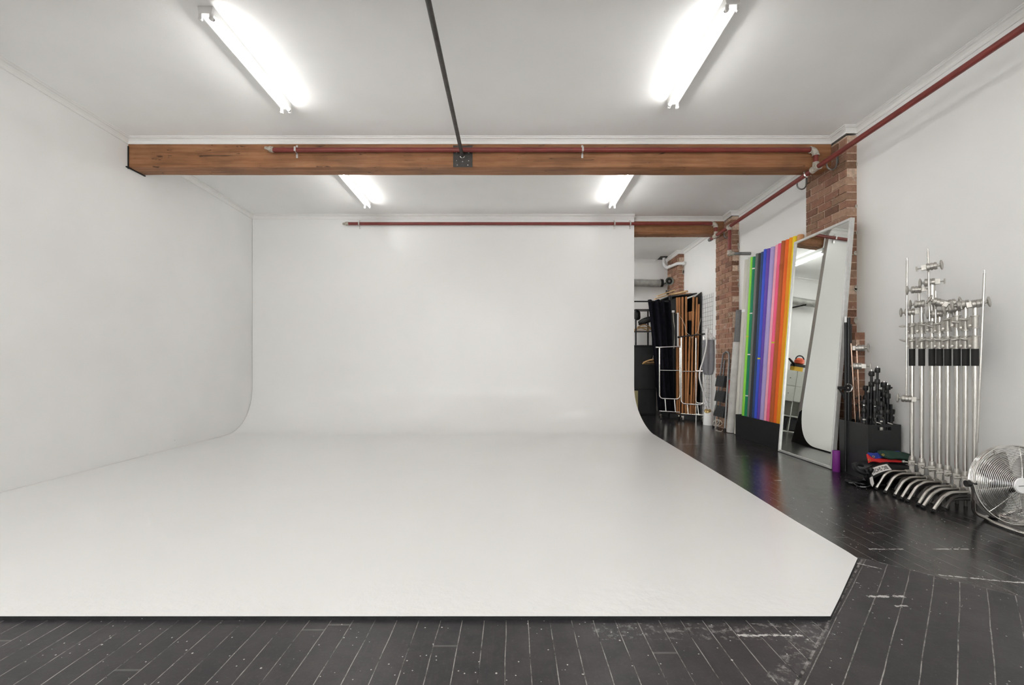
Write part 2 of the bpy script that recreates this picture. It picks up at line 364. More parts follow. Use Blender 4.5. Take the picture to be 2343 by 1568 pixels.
    def build(s, name, m, parent=None, thick=0., bevel=0.):
        me = bpy.data.meshes.new(name); o = Vector(ORG.get(parent.name, (0, 0, 0))) if parent else Vector()
        me.from_pydata([tuple(Vector(v)-o) for v in s.v], [], s.f); me.validate()
        ms = m if isinstance(m, (list, tuple)) else [m]
        for q in ms: me.materials.append(M[q] if isinstance(q, str) else q)
        if len(me.polygons) == len(s.s):
            me.polygons.foreach_set('use_smooth', s.s); me.polygons.foreach_set('material_index', s.mi)
        bm = bmesh.new(); bm.from_mesh(me)
        bmesh.ops.recalc_face_normals(bm, faces=bm.faces); bm.to_mesh(me); bm.free()
        if not name.startswith('cyclorama') and any(s.s): me.set_sharp_from_angle(angle=math.radians(38))
        me.update()
        ob = bpy.data.objects.new(name, me); COL.objects.link(ob)
        if parent: ob.parent = parent; ORG[ob.name] = tuple(o)
        if thick:
            md = ob.modifiers.new('thickness', 'SOLIDIFY'); md.thickness = thick; md.offset = 0
        if bevel:
            md = ob.modifiers.new('soft_edges', 'BEVEL'); md.width = bevel; md.segments = 2; md.limit_method = 'ANGLE'
        return ob
ORG = {}
def thing(name, loc, label, cat, group=None):
    o = bpy.data.objects.new(name, None); COL.objects.link(o); o.location = loc; o.empty_display_size = .1
    o['label'] = label; o['category'] = cat
    if group: o['group'] = group
    ORG[o.name] = tuple(loc); return o
def tag(o, label, cat, group=None):
    o['label'] = label; o['category'] = cat
    if group: o['group'] = group
    return o
def struct(o): o['kind'] = 'structure'; return o
def B(c, d, **k): return MB().box(c, d, **k)
def arc(c, u, v, r, a0, a1, n=6):
    c, u, v = Vector(c), Vector(u), Vector(v)
    return [c+u*(r*math.cos(a0+(a1-a0)*i/n))+v*(r*math.sin(a0+(a1-a0)*i/n)) for i in range(n+1)]
def smooth_path(pts, n=6):
    P = [Vector(p) for p in pts]; out = []
    for i in range(len(P)-1):
        p0 = P[max(i-1, 0)]; p1 = P[i]; p2 = P[i+1]; p3 = P[min(i+2, len(P)-1)]
        for k in range(n):
            t = k/n
            out.append(.5*((2*p1)+(p2-p0)*t+(2*p0-5*p1+4*p2-p3)*t*t+(3*p1-p0-3*p2+p3)*t**3))
    out.append(P[-1]); return out
# ---------------------------------------------------------------- room shell
XL, XR, YN, YF, YB = -4.40, 3.81, -3.2, 10.75, 7.75
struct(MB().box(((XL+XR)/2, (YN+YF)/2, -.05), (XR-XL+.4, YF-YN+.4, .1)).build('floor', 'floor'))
def slab(x0, x1, y0, y1, lo, hi):   # lo/hi: function of Y or number
    f = lambda g, y: g(y) if callable(g) else g
    return MB().hexa([(x0, y0, f(lo, y0)), (x1, y0, f(lo, y0)), (x1, y1, f(lo, y1)), (x0, y1, f(lo, y1))],
                     [(x0, y0, f(hi, y0)), (x1, y0, f(hi, y0)), (x1, y1, f(hi, y1)), (x0, y1, f(hi, y1))])
struct(slab(XL-.1, XR+.1, YN-.1, YF+.1, ceil, lambda y: ceil(y)+.1).build('ceiling', 'ceiling'))
LW = [(-2.9, -.9, .95, 2.95), (8.5, 10.3, .9, 2.7)]   # left-wall windows added for fill light: beside the viewer, and in the back room
def left_wall():
    m = MB(); ys = [YN-.1]+[v for w in LW for v in w[:2]]+[YF+.1]
    def seg(y0, y1, z0, z1):
        f = lambda g, y: g(y) if callable(g) else g
        m.hexa([(XL-.1, y0, f(z0, y0)), (XL, y0, f(z0, y0)), (XL, y1, f(z0, y1)), (XL-.1, y1, f(z0, y1))], [(XL-.1, y0, f(z1, y0)), (XL, y0, f(z1, y0)), (XL, y1, f(z1, y1)), (XL-.1, y1, f(z1, y1))])
    for i in range(0, len(ys), 2): seg(ys[i], ys[i+1], 0, ceil)
    for a, b, z0, z1 in LW: seg(a, b, 0, z0); seg(a, b, z1, ceil)
    struct(m.build('wall_left', 'wall'))
    for i, (a, b, z0, z1) in enumerate(LW):
        w = struct(bpy.data.objects.new('window_%d' % (i+4), None)); COL.objects.link(w); w.location = (XL-.05, (a+b)/2, z0); ORG[w.name] = tuple(w.location)
        f = MB(); c = (a+b)/2; h = z1-z0; zc = (z0+z1)/2; x = XL-.05
        f.box((x, a+.025, zc), (.07, .05, h)).box((x, b-.025, zc), (.07, .05, h)).box((x, c, z0+.025), (.07, b-a-.1, .05)).box((x, c, z1-.025), (.07, b-a-.1, .05)).box((x, c, zc), (.05, .03, h-.1)).box((x, c, zc), (.045, b-a-.1, .03))
        f.build('window_frame', 'trim', w)
        MB().box((x-.01, c, zc), (.006, b-a-.1, h-.1)).build('glowing_fill_pane', 'fill_pane', w)
left_wall()
struct(slab(XR, XR+.1, YN-.1, YF+.1, 0, ceil).build('wall_right', 'wall'))
struct(slab(XL, XR, YF, YF+.1, 0, ceil).build('wall_back', 'wall'))
FILL_WIN = [(-3.3, -1.7), (-1.1, .5), (1.1, 2.7)]; WZ0, WZ1 = .95, 2.95  # windows added behind the viewer to give frontal fill light
def wall_with_fill_windows():
    m = MB(); xs = [XL]+[v for w in FILL_WIN for v in w]+[XR]
    for i in range(0, len(xs), 2): m.hexa([(xs[i], YN-.1, 0), (xs[i+1], YN-.1, 0), (xs[i+1], YN, 0), (xs[i], YN, 0)], [(xs[i], YN-.1, ceil(YN)), (xs[i+1], YN-.1, ceil(YN)), (xs[i+1], YN, ceil(YN)), (xs[i], YN, ceil(YN))])
    for a, b in FILL_WIN: m.box(((a+b)/2, YN-.05, WZ0/2), (b-a, .1, WZ0)).box(((a+b)/2, YN-.05, (WZ1+ceil(YN)-.003)/2), (b-a, .1, ceil(YN)-.003-WZ1))
    struct(m.build('wall_front', 'wall'))
    for i, (a, b) in enumerate(FILL_WIN):
        w = struct(bpy.data.objects.new('window_%d' % (i+1), None)); COL.objects.link(w); w.location = ((a+b)/2, YN-.05, WZ0); ORG[w.name] = tuple(w.location)
        f = MB(); c = (a+b)/2; h = WZ1-WZ0; zc = (WZ0+WZ1)/2
        f.box((a+.025, YN-.05, zc), (.05, .07, h)).box((b-.025, YN-.05, zc), (.05, .07, h)).box((c, YN-.05, WZ0+.025), (b-a-.1, .07, .05)).box((c, YN-.05, WZ1-.025), (b-a-.1, .07, .05))
        f.box((c, YN-.05, zc), (.03, .05, h-.1)).box((c, YN-.048, zc), (b-a-.1, .045, .03))
        f.build('window_frame', 'trim', w)
        MB().box((c, YN-.06, zc), (b-a-.1, .006, h-.1)).build('glowing_fill_pane', 'fill_pane', w)
wall_with_fill_windows()
struct(slab(XL, 2.10, 7.802, 7.85, 0, lambda y: ceil(y)-.0).build('wall_partition', 'wall'))
CW = .055
ncor = [0]
def cornice(p0, p1, inn, m0=0, m1=0):    # p0, p1 on the wall line, inn: direction into the room; m: mitre
    ncor[0] += 1; p0 = Vector(p0); p1 = Vector(p1); inn = Vector(inn); d = (p1-p0).normalized()
    prof = [(0, -CW-.012), (.010, -CW-.012), (.012, -CW), (.020, -CW*.72), (.036, -CW*.42), (.052, -.018), (.054, -.010), (.066, -.008), (.066, 0), (0, 0)]
    mb = MB(); n = len(prof); vs = []
    for P, mt in ((p0, m0), (p1, -m1)):
        for a, z in prof:
            q = P+inn*a+d*(a*mt); vs.append((q.x, q.y, ceil(q.y)+z-.0005))
    mb.add(vs, [tuple(reversed(range(n))), tuple(range(n, 2*n))]+[(i, (i+1) % n, n+(i+1) % n, n+i) for i in range(n)])
    struct(mb.build('trim_%d' % ncor[0], 'trim'))
BY0, BY1 = 5.235, 5.48
FX, P1a, P1b, P2a, P2b, P3a, P3b = 3.69, 5.0, 5.69, 7.58, 8.19, 9.98, 10.70
NB0, NB1 = 2.35, 2.60
cornice((XL, NB1, 0), (XL, BY0, 0), (1, 0, 0), 1, 1)
cornice((XL, BY1, 0), (XL, YB, 0), (1, 0, 0), 1, 1)
cornice((XL, BY0, 0), (FX, BY0, 0), (0, -1, 0), 1, 1)
cornice((XL, BY1, 0), (FX, BY1, 0), (0, 1, 0), 1, 1)
cornice((XL, YB, 0), (2.107, YB, 0), (0, -1, 0), 1, 0)
cornice((XR, NB1, 0), (XR, P1a, 0), (-1, 0, 0), 1, 1)
cornice((FX, P1a, 0), (XR, P1a, 0), (0, -1, 0), -1, 1)
cornice((FX, P1a, 0), (FX, BY0, 0), (-1, 0, 0), -1, 1)
cornice((FX, BY1, 0), (FX, P1b, 0), (-1, 0, 0), 1, -1)
cornice((XR, P1b, 0), (XR, P2a, 0), (-1, 0, 0), 1, 1)
cornice((FX, P2a, 0), (XR, P2a, 0), (0, -1, 0), -1, 1)
cornice((FX, P2a, 0), (FX, 7.86, 0), (-1, 0, 0), -1, 1)
cornice((2.107, 7.86, 0), (FX, 7.86, 0), (0, -1, 0), 0, 1)
cornice((XR, P2b, 0), (XR, P3a, 0), (-1, 0, 0), 0, 1)
cornice((FX, P3a, 0), (XR, P3a, 0), (0, -1, 0), -1, 1)
cornice((FX, P3a, 0), (FX, YF, 0), (-1, 0, 0), -1, 1)
cornice((XL, YF, 0), (3.42, YF, 0), (0, -1, 0), 1, 0)
# ---------------------------------------------------------------- cyclorama: platform floor sweeping up into the back wall
def cyclorama():
    R = .70; TH = .018; rows = []    # (front point (Y, z), back point (Y, z), right edge X, smooth)
    edge = [(2.012, 1.415), (2.17, 1.570), (2.608, 1.990), (2.70, 2.000), (3.2, 2.018), (4.2, 2.085), (5.6, 2.160), (6.4, 2.20), (YB-R, 2.235)]
    for y, x in edge: rows.append(((y, TH), (y, .0), x))
    N = 14
    for i in range(1, N+1):
        a = PI/2*i/N; y = YB-R+R*math.sin(a); z = TH+R*(1-math.cos(a)); t = i/N
        if t < .5: b = (YB-R+(R+.05)*t/.5, .0)
        else: b = (YB+.05, (R+TH)*(t-.5)/.5)
        s_ = t*t*(3-2*t); rows.append(((y, z), b, 2.235+(2.107-2.235)*s_))
    for z in (1.2, 1.9, 2.6, 3.2, ceil(YB)-.001): rows.append(((YB, z), (YB+.05, z), 2.107))
    nx = 26; mb = MB(); top = []; bot = []
    for (a, b, xr) in rows:
        for i in range(nx+1):
            x = XL+.005+(xr-XL-.005)*i/nx
            top.append((x, a[0], a[1])); bot.append((x, b[0], b[1]))
    nr = len(rows); w = nx+1
    vs = top+bot; K = len(top); fs = []; sm = []; mi = []
    for j in range(nr-1):
        for i in range(nx):
            fs.append((j*w+i, j*w+i+1, (j+1)*w+i+1, (j+1)*w+i)); sm.append(True); mi.append(0)
            fs.append((K+j*w+i, K+(j+1)*w+i, K+(j+1)*w+i+1, K+j*w+i+1)); sm.append(False); mi.append(0)
        wall_end = rows[j][0][1] > .55
        fs.append((j*w+nx, K+j*w+nx, K+(j+1)*w+nx, (j+1)*w+nx)); sm.append(False); mi.append(0 if wall_end else 1)
        fs.append((j*w, (j+1)*w, K+(j+1)*w, K+j*w)); sm.append(False); mi.append(0)
    for i in range(nx):
        fs.append((i, K+i, K+i+1, i+1)); sm.append(False); mi.append(1)
        j = nr-1; fs.append((j*w+i, j*w+i+1, K+j*w+i+1, K+j*w+i)); sm.append(False); mi.append(0)
    V2 = []; F2 = []; remap = {}
    for f, sf in zip(fs, sm):
        g_ = []
        for q in f:
            key = (q, sf)
            if key not in remap: remap[key] = len(V2); V2.append(vs[q])
            g_.append(remap[key])
        F2.append(g_)
    mb.v = V2; mb.f = F2; mb.s = sm; mb.mi = mi
    o = mb.build('cyclorama', ['cyc', 'black_edge'])
    tag(o, 'large white glossy studio infinity cove, painted floor curving up into the back wall', 'backdrop')
cyclorama()
# ---------------------------------------------------------------- beams, brick pillars
def beam(name, x0, x1, y0, y1, z0, label, lowcut=0):
    t = thing(name, ((x0+x1)/2, y0, z0), label, 'beam')
    rnd = random.Random(int(y0*100)); mb = MB(); N = 40; rows = []
    for i in range(N+1):
        x = x0+(x1-x0)*i/N; j = lambda a: (rnd.random()-.5)*a
        zt = ceil(y0)-.002; zt1 = ceil(y1)-.002
        pr = [(y0, zt), (y0+j(.004), z0+.20), (y0+j(.004), z0+.03), (y0+.012+j(.006), z0+.006+j(.006)), (y0+.06, z0+j(.004)),
              (y1-.03, z0+j(.004)), (y1, z0+.02), (y1, zt1)]
        rows.append([(x, a, b) for a, b in pr])
    n = 8; vs = [p for r in rows for p in r]
    fs = [(i*n+k, (i+1)*n+k, (i+1)*n+(k+1) % n, i*n+(k+1) % n) for i in range(N) for k in range(n)]
    fs += [tuple(range(n)), tuple(N*n+k for k in reversed(range(n)))]
    mb.add(vs, fs); mb.build('timber', 'beam', t); return t
bm1 = beam('timber_beam', XL+.002, FX-.002, BY0, BY1, 3.388, 'long brown timber ceiling beam crossing the room above the white cove')
# dark gap where the beam meets the left wall, and its steel plate
MB().box((XL+.008, BY0+.10, 3.382), (.014, .27, .012)).box((XL+.005, BY0-.004, 3.50), (.01, .01, .26)).build('shrinkage_gap', 'matt_black', bm1)
pl = MB().box((-.548, BY0-.005, 3.512), (.222, .008, .246)).build('steel_plate', 'dark_steel', bm1)
mb = MB()
for x, z in ((-.615, 3.60), (-.48, 3.60), (-.62, 3.55), (-.51, 3.57), (-.48, 3.55), (-.62, 3.46), (-.55, 3.45), (-.48, 3.46), (-.61, 3.41), (-.49, 3.41)):
    mb.lathe([(.006, 0), (.006, .002), (.002, .005)], (x, BY0-.009, z), (0, -1, 0), 8)
mb.build('screw_heads', 'silver', pl)['kind'] = 'stuff'
bm2 = beam('timber_beam', 2.112, FX-.002, 7.86, 8.08, 3.36, 'short brown timber beam beyond the end of the cove wall')
beam('timber_beam', XL+.002, XR-.002, NB0, NB1, 3.475, 'timber beam overhead nearest the viewer, above the frame')
def pillar(y0, y1, ztop, label, extra=False, zlow=0.):
    t = thing('brick_pillar', (FX+.06, (y0+y1)/2, 0), label, 'pillar'); rnd = random.Random(int(y0*31))
    MB().box(((FX+XR)/2+.006, (y0+y1)/2, ztop/2), (XR-FX-.012, y1-y0-.012, ztop)).build('mortar', 'mortar', t)
    mb = MB(); c = .086; z = .006; row = 0
    def course(ya, yb, xa, z, row):
        y = ya-(0 if row % 2 == 0 else .115)
        while y < yb-.01:
            a = max(y, ya); b = min(y+.230, yb)
            if b-a > .03:
                g = .005; jx = (rnd.random()-.5)*.007; jy = (rnd.random()-.5)*.006; jz = (rnd.random()-.5)*.004
                x0 = xa+jx; ch = .004
                za, zb = z+g+jz, z+c-g+jz; ya_, yb_ = a+g+(jy if a > ya else jy*.6), b-g
                pts = [(x0, ya_+ch), (x0, yb_-ch), (x0+ch, yb_), (XR-.002, yb_), (XR-.002, ya_), (x0+ch, ya_)]
                mb.prism([(px_, py_, za) for px_, py_ in pts], (0, 0, zb-za))
            y += .240
    while z+c <= ztop+.03:
        course(y0, y1, FX, z, row)
        if extra and z < 1.44: course(y0-.115, y0-.002, FX+.012+(.05 if z > 1.2 and row % 2 else 0), z, row)
        z += c; row += 1
    mb.build('brickwork', 'brick', t)
    if extra: MB().box(((FX+XR)/2+.014, y0-.056, .72), (XR-FX-.03, .10, 1.44)).build('mortar', 'mortar', t)
    # ragged white plaster and old patches along the wall edge
    pm = MB()
    for i in range(16 if ztop > 3 else 6):
        zz = .3+rnd.random()*(ztop-.5); h = .02+rnd.random()*.10; w_ = .010+rnd.random()*.035
        n = 9; cpt = (XR-w_*.5, y0-.004-(0), zz)
        out = [(cpt[0]+w_*.5*math.cos(2*PI*k/n)*(.7+.4*rnd.random()), y0-.002, zz+h*.5*math.sin(2*PI*k/n)*(.7+.4*rnd.random())) for k in range(n)]
        out = [(min(p[0], XR-.001), p[1], p[2]) for p in out]
        pm.prism(out, (0, -.006, 0))
    pm.build('plaster_patches', 'fitting', t)['kind'] = 'stuff'
    return t
pillar(P1a, P1b, 3.64, 'nearest red brick pillar, tall mirror leaning against it', True)
pillar(P2a, P2b, 3.58, 'red brick pillar behind the folded step ladder and the steamer')
pillar(P3a, P3b, 3.53, 'farthest brick pillar, white pipe wrapped round its top')
# ---------------------------------------------------------------- fluorescent battens
def batten(x, y0, side, label, group, twin=False):
    L = 1.22; yc = y0+L/2; zc = ceil(yc)
    t = thing('fluorescent_light', (x, yc, zc), label, 'ceiling light', group)
    Hh = .055; w = .115
    ORG[t.name] = (0, 0, 0)
    MB().hexa([(-w*.42, -L/2, -Hh), (w*.42, -L/2, -Hh), (w*.42, L/2, -Hh), (-w*.42, L/2, -Hh)],
              [(-w/2, -L/2, -.001), (w/2, -L/2, -.001), (w/2, L/2, -.001), (-w/2, L/2, -.001)]).build('housing', 'white_enamel', t, bevel=.003)
    for sx in (-1, 1):
        for sy in (-1, 1):
            xx = sx*.040; yy = sy*(L/2-.012)
            MB().rbox((xx, yy, -Hh-.016), (.026, .018, .032), .005).lathe([(.014, 0), (.014, .018)], (xx, yy-.009, -Hh-.034), (0, 1, 0), 12).build('lamp_holder', 'holder', t)
    zt = -Hh-.024
    for sd in ((side,) if not twin else (-1, 1)):
        MB().cyl((sd*.040, -L/2+.024, zt), (sd*.040, L/2-.024, zt), .0125, n=10).build('tube', 'tube', t)
        for e in (-1, 1): MB().cyl((sd*.040, e*(L/2-.038), zt), (sd*.040, e*(L/2-.020), zt), .0135).build('end_cap', 'galv', t)
    t.rotation_euler = (math.atan(SL), 0, 0)
g = 'fluorescent battens on the ceiling'
batten(-2.25, 3.351, 1, 'single-tube fluorescent batten in the front bay, over the cove beside the left wall', g)
batten(1.60, 3.27, -1, 'single-tube fluorescent batten in the front bay, nearer the red wall pipe', g)
batten(-2.25, 5.95, 1, 'small far fluorescent batten behind the beam, beside the left wall', g)
batten(1.60, 5.95, -1, 'small far fluorescent batten behind the beam, nearer the brick pillars', g)
batten(1.60, 8.65, -1, 'fluorescent batten in the back room, seen only in the leaning mirror', g, True)  # second tube added to brighten the back room
batten(.2, 8.65, -1, 'fluorescent batten added to brighten the back room behind the cove wall, not in the picture', g, True)  # unseen lamp, added for more light in the back room
batten(-2.25, 8.65, 1, 'fluorescent batten added to brighten the back room corner behind the cove wall, not in the picture', g, True)  # another unseen lamp added for back-room light
for y in (.70, -1.95):
    batten(-2.25, y, 1, 'fluorescent batten behind the viewer, not in the picture', g)
    batten(1.60, y, -1, 'fluorescent batten behind the viewer, not in the picture', g)
# ---------------------------------------------------------------- pipes
def elbow(mb, c, r): mb.ball(c, r*1.45)
def pipez(Y): return 3.495+SL*Y
PX = 3.476; PR = .027
t = thing('sprinkler_pipe', (PX, 4.0, pipez(4.0)), 'long dark red pipe running the depth of the room below the ceiling', 'pipe')
MB().cyl((PX, -3.19, pipez(-3.19)), (PX, 7.90, pipez(7.90)), PR, n=18).build('pipe', 'red_pipe', t)
MB().lathe([(PR+.004, 0), (PR+.006, .05), (PR, .09), (.008, .10)], (PX, 7.87, pipez(7.87)), (0, 1, 0)).build('end_cap', 'grey_pipe', t)
for Y in (5.18, 7.70):
    m = MB().cyl((PX, Y-.055, pipez(Y-.055)), (PX, Y+.055, pipez(Y+.055)), PR+.008, n=16).cyl((PX, Y, pipez(Y)), (PX, Y, pipez(Y)+.065), PR+.006, n=16)
    m.ring((PX, Y-.055, pipez(Y-.055)), (0, 1, 0), PR+.008, .005, 20).ring((PX, Y+.055, pipez(Y+.055)), (0, 1, 0), PR+.008, .005, 20)
    m.build('tee_fitting', 'fitting', t)
yd = 7.22
m = MB().cyl((PX, yd-.05, pipez(yd-.05)), (PX, yd+.05, pipez(yd+.05)), PR+.008, n=16).cyl((PX, yd, pipez(yd)), (PX, yd, pipez(yd)-.06), PR+.008, n=16)
m.build('tee_fitting', 'fitting', t)
d = MB().cyl((PX, yd, pipez(yd)-.03), (PX, yd, pipez(yd)-.42), PR+.001, n=16).build('drop_pipe', 'red_pipe', t)
m = MB(); elbow(m, (PX, yd, pipez(yd)-.43), PR); m.cyl((PX, yd, pipez(yd)-.38), (PX, yd, pipez(yd)-.43), PR+.009).cyl((PX, yd, pipez(yd)-.43), (PX+.06, yd, pipez(yd)-.43), PR+.009)
m.build('elbow_fitting', 'fitting', t)
MB().cyl((PX+.05, yd, pipez(yd)-.43), (XR-.002, yd, pipez(yd)-.43), PR*.95, n=16).build('wall_stub_pipe', 'grey_pipe', t)
yb = 5.33
MB().tube([(PX-.045, yb, pipez(yb)+.02)]+arc((PX, yb, pipez(yb)), (1, 0, 0), (0, 0, 1), PR+.006, PI*.85, PI*2.2, 12), .006, 8).ring((PX, yb, pipez(yb)), (0, 1, 0), PR+.006, .009, 20, 6).build('pipe_clip', 'silver', t)
def cross_pipe(x0, Y, py, label, clips, leftcap):
    z = fz(py, Y); t = thing('branch_pipe', ((x0+PX)/2, Y, z), label, 'pipe')
    MB().cyl((x0, Y, z), (PX-.03, Y, z), .0255, n=16).cyl((PX, Y, z-.03), (PX, Y, pipez(Y)+.05), .0255, n=16).build('pipe', 'red_pipe', t)
    m = MB().tube(arc((PX-.06, Y, z-.06), (1, 0, 0), (0, 0, 1), .06, 0, PI/2, 8), .034, 12)
    m.ring((PX-.062, Y, z), (1, 0, 0), .033, .006, 18).ring((PX, Y, z-.062), (0, 0, 1), .033, .006, 18)
    m.build('elbow_fitting', 'fitting', t)
    MB().lathe([(.031, 0), (.031, .045), (.020, .06), (.016, .10), (.005, .104)], (x0+.02, Y, z), (-1, 0, .0 if not leftcap else .25), 14).build('end_cap', 'fitting', t)
    for i, cx in enumerate(clips):
        c = MB().ring((cx, Y, z), (1, 0, 0), .0285, .0045, 20, 6).box((cx, Y+.028, z+.045), (.022, .004, .04)).box((cx, Y+.028, z-.055), (.022, .004, .055))
        c.box((cx, Y-.028, z), (.022, .004, .05)); c.build('pipe_clip', 'silver', t)
    return t
cross_pipe(fx(622, 5.18), 5.18, 343, 'dark red pipe clipped along the long timber beam', [fx(677, 5.18), fx(1333, 5.18)], True)
cross_pipe(fx(795, 7.70), 7.70, 512, 'thin dark red pipe running high across the white cove back wall', [fx(822, 7.7), fx(1406, 7.7), fx(1442, 7.7)], False)
# old drip marks: small paint nub on beam pipe
t = thing('tie_rod', (-.553, 3.9, 3.55), 'dark grey steel tie rod running from the beam plate towards the viewer', 'rod')
MB().cyl((-.553, NB1+.006, 3.514+.0269*(BY0-NB1)), (-.553, BY0-.012, 3.514), .0205, n=18).build('rod', 'dark_steel', t)
MB().ring((-.553, BY0-.012, 3.514), (0, 1, 0), .023, .004, 24).build('collar', 'silver', t)
def hook(Y, X, z, s, label):
    # J shaped steel hook screwed to the brick, opening towards the room
    t = thing('wall_hook', (X, Y, z), label, 'hook', 'steel J hooks on the brick pillars')
    MB().box((X-.004, Y, z), (.006, .03, .09*s)).build('back_plate', 'galv', t)
    pts = [(X-.012, Y, z+.03*s), (X-.014, Y, z-.06*s)]+[(X-.014-.055*s+.055*s*math.cos(a), Y, z-.06*s-.055*s*math.sin(a)) for a in [PI*i/10 for i in range(1, 11)]]+[(X-.014-.11*s, Y, z-.02*s)]
    MB().tube(smooth_path(pts, 2), .008, 8).build('hook_arm', 'galv', t)
hook(5.13, FX, fz(365, 5.13), 1.0, 'steel J hook on the nearest brick pillar, just under the red pipe')
hook(5.66, FX, fz(412, 5.66), 1.0, 'steel J hook on the far edge of the nearest brick pillar')
hook(7.62, FX, fz(530, 7.62), .9, 'small J hook on the brick pillar behind the pipe drop')
# white PVC pipe round the far pillar, ceiling hole
t = thing('white_waste_pipe', (3.5, 10.3, 3.3), 'white plastic waste pipe bent round the farthest brick pillar', 'pipe')
pts = [(3.56, 10.55, ceil(10.55)-.002), (3.56, 10.55, 3.42), (3.60, 10.50, 3.34), (3.63, 10.40, 3.33), (3.63, 9.99, 3.30), (3.64, 9.93, 3.30), (3.70, 9.90, 3.30), (3.805, 9.90, 3.30)]
MB().tube(smooth_path(pts, 5), .034, 12).build('pipe', 'white_plastic', t)
MB().ring((3.56, 10.55, 3.46), (0, 0, 1), .036, .008, 16).ring((3.63, 10.38, 3.33), (0, 1, 0), .036, .008, 16).ring((3.76, 9.90, 3.30), (1, 0, 0), .036, .008, 16).build('couplings', 'white_plastic', t)
MB().prism([(3.44, 10.42, ceil(10.42)-.003), (3.60, 10.40, ceil(10.4)-.003), (3.66, 10.7, ceil(10.7)-.003), (3.46, 10.72, ceil(10.72)-.003)], (0, 0, -.004)).build('ceiling_hole', 'matt_black', t)
# air duct on the back wall
t = thing('air_duct', (3.0, 10.55, 2.96), 'grey foil air duct across the back wall above the curtain rail', 'duct')
zz = fz(648, 10.55)
MB().tube([(x, 10.55, zz+.006*math.sin(x*7)) for x in [0.4+i*.12 for i in range(27)]], .085, 16).build('duct', 'duct', t)
MB().cyl((3.47, 10.55, zz), (3.53, 10.55, zz), .09, n=18).build('clamp_band', 'matt_black', t)
MB().box((2.79, 10.72, zz-.14), (.03, .05, .25)).prism([(2.78, 10.74, zz-.10), (2.78, 10.46, zz-.10), (2.78, 10.74, zz-.30)], (.02, 0, 0)).box((1.1, 10.72, zz-.14), (.03, .05, .25)).build('bracket', 'galv', t)
t = thing('horn_speaker', (3.66, 10.35, zz), 'round grey horn speaker high beside the farthest brick pillar', 'speaker')
hx = fx(1531.5, 10.30)
MB().lathe([(.03, .12), (.035, .05), (.05, .02), (.085, -.02), (.092, -.02), (.092, -.012), (.055, .03), (.04, .06), (.04, .13)], (hx, 10.30, zz), (0, 1, 0), 24, cap=False).build('horn', 'horn', t)
MB().lathe([(.078, .0), (.07, .004)], (hx, 10.30, zz), (0, 1, 0), 24).build('inner_cone', 'horn_dark', t)
MB().lathe([(.026, 0), (.022, -.014), (.005, -.018)], (hx, 10.30, zz), (0, 1, 0), 16).build('centre_cap', 'galv', t)
MB().cyl((hx, 10.40, zz), (hx, 10.745, zz), .02).build('wall_arm', 'horn', t)
# ---------------------------------------------------------------- leaning mirror
B0 = Vector((3.425, 4.84, .004)); B1 = Vector((3.445, 5.84, .004)); d = (B1-B0).normalized()
off = Vector((d.y, -d.x, 0))*.205; MW = (B1-B0).length; up = Vector((0, 0, 2.68))+off; MH = up.length; up.normalize(); nn = up.cross(d)
t = thing('standing_mirror', B0, 'tall silver-framed mirror leaning on the nearest brick pillar', 'mirror'); ORG[t.name] = (0, 0, 0)
FW = .025
MB().box((MW/2, -.003, MH/2), (MW-FW, .004, MH-FW)).build('mirror_glass', 'mirror', t)
MB().box((MW/2, -.016, MH/2), (MW-.01, .018, MH-.01)).build('backing_board', 'cream', t)
m = MB()
m.box((FW/2, -.010, MH/2), (FW, .044, MH)).box((MW-FW/2, -.010, MH/2), (FW, .044, MH))
m.box((MW/2, -.010, FW/2), (MW-2*FW, .044, FW)).box((MW/2, -.010, MH-FW/2), (MW-2*FW, .044, FW))
m.box((FW*.5, .014, MH/2), (FW*.3, .010, MH-.004)).box((MW-FW*.5, .014, MH/2), (FW*.3, .010, MH-.004))
m.build('frame', mat('brushed_silver_frame', rgb(205, 205, 203), .35, .6, noise=.05), t, bevel=.002)
Rm = Matrix((d, nn, up)).transposed()
t.rotation_euler = Rm.to_euler()
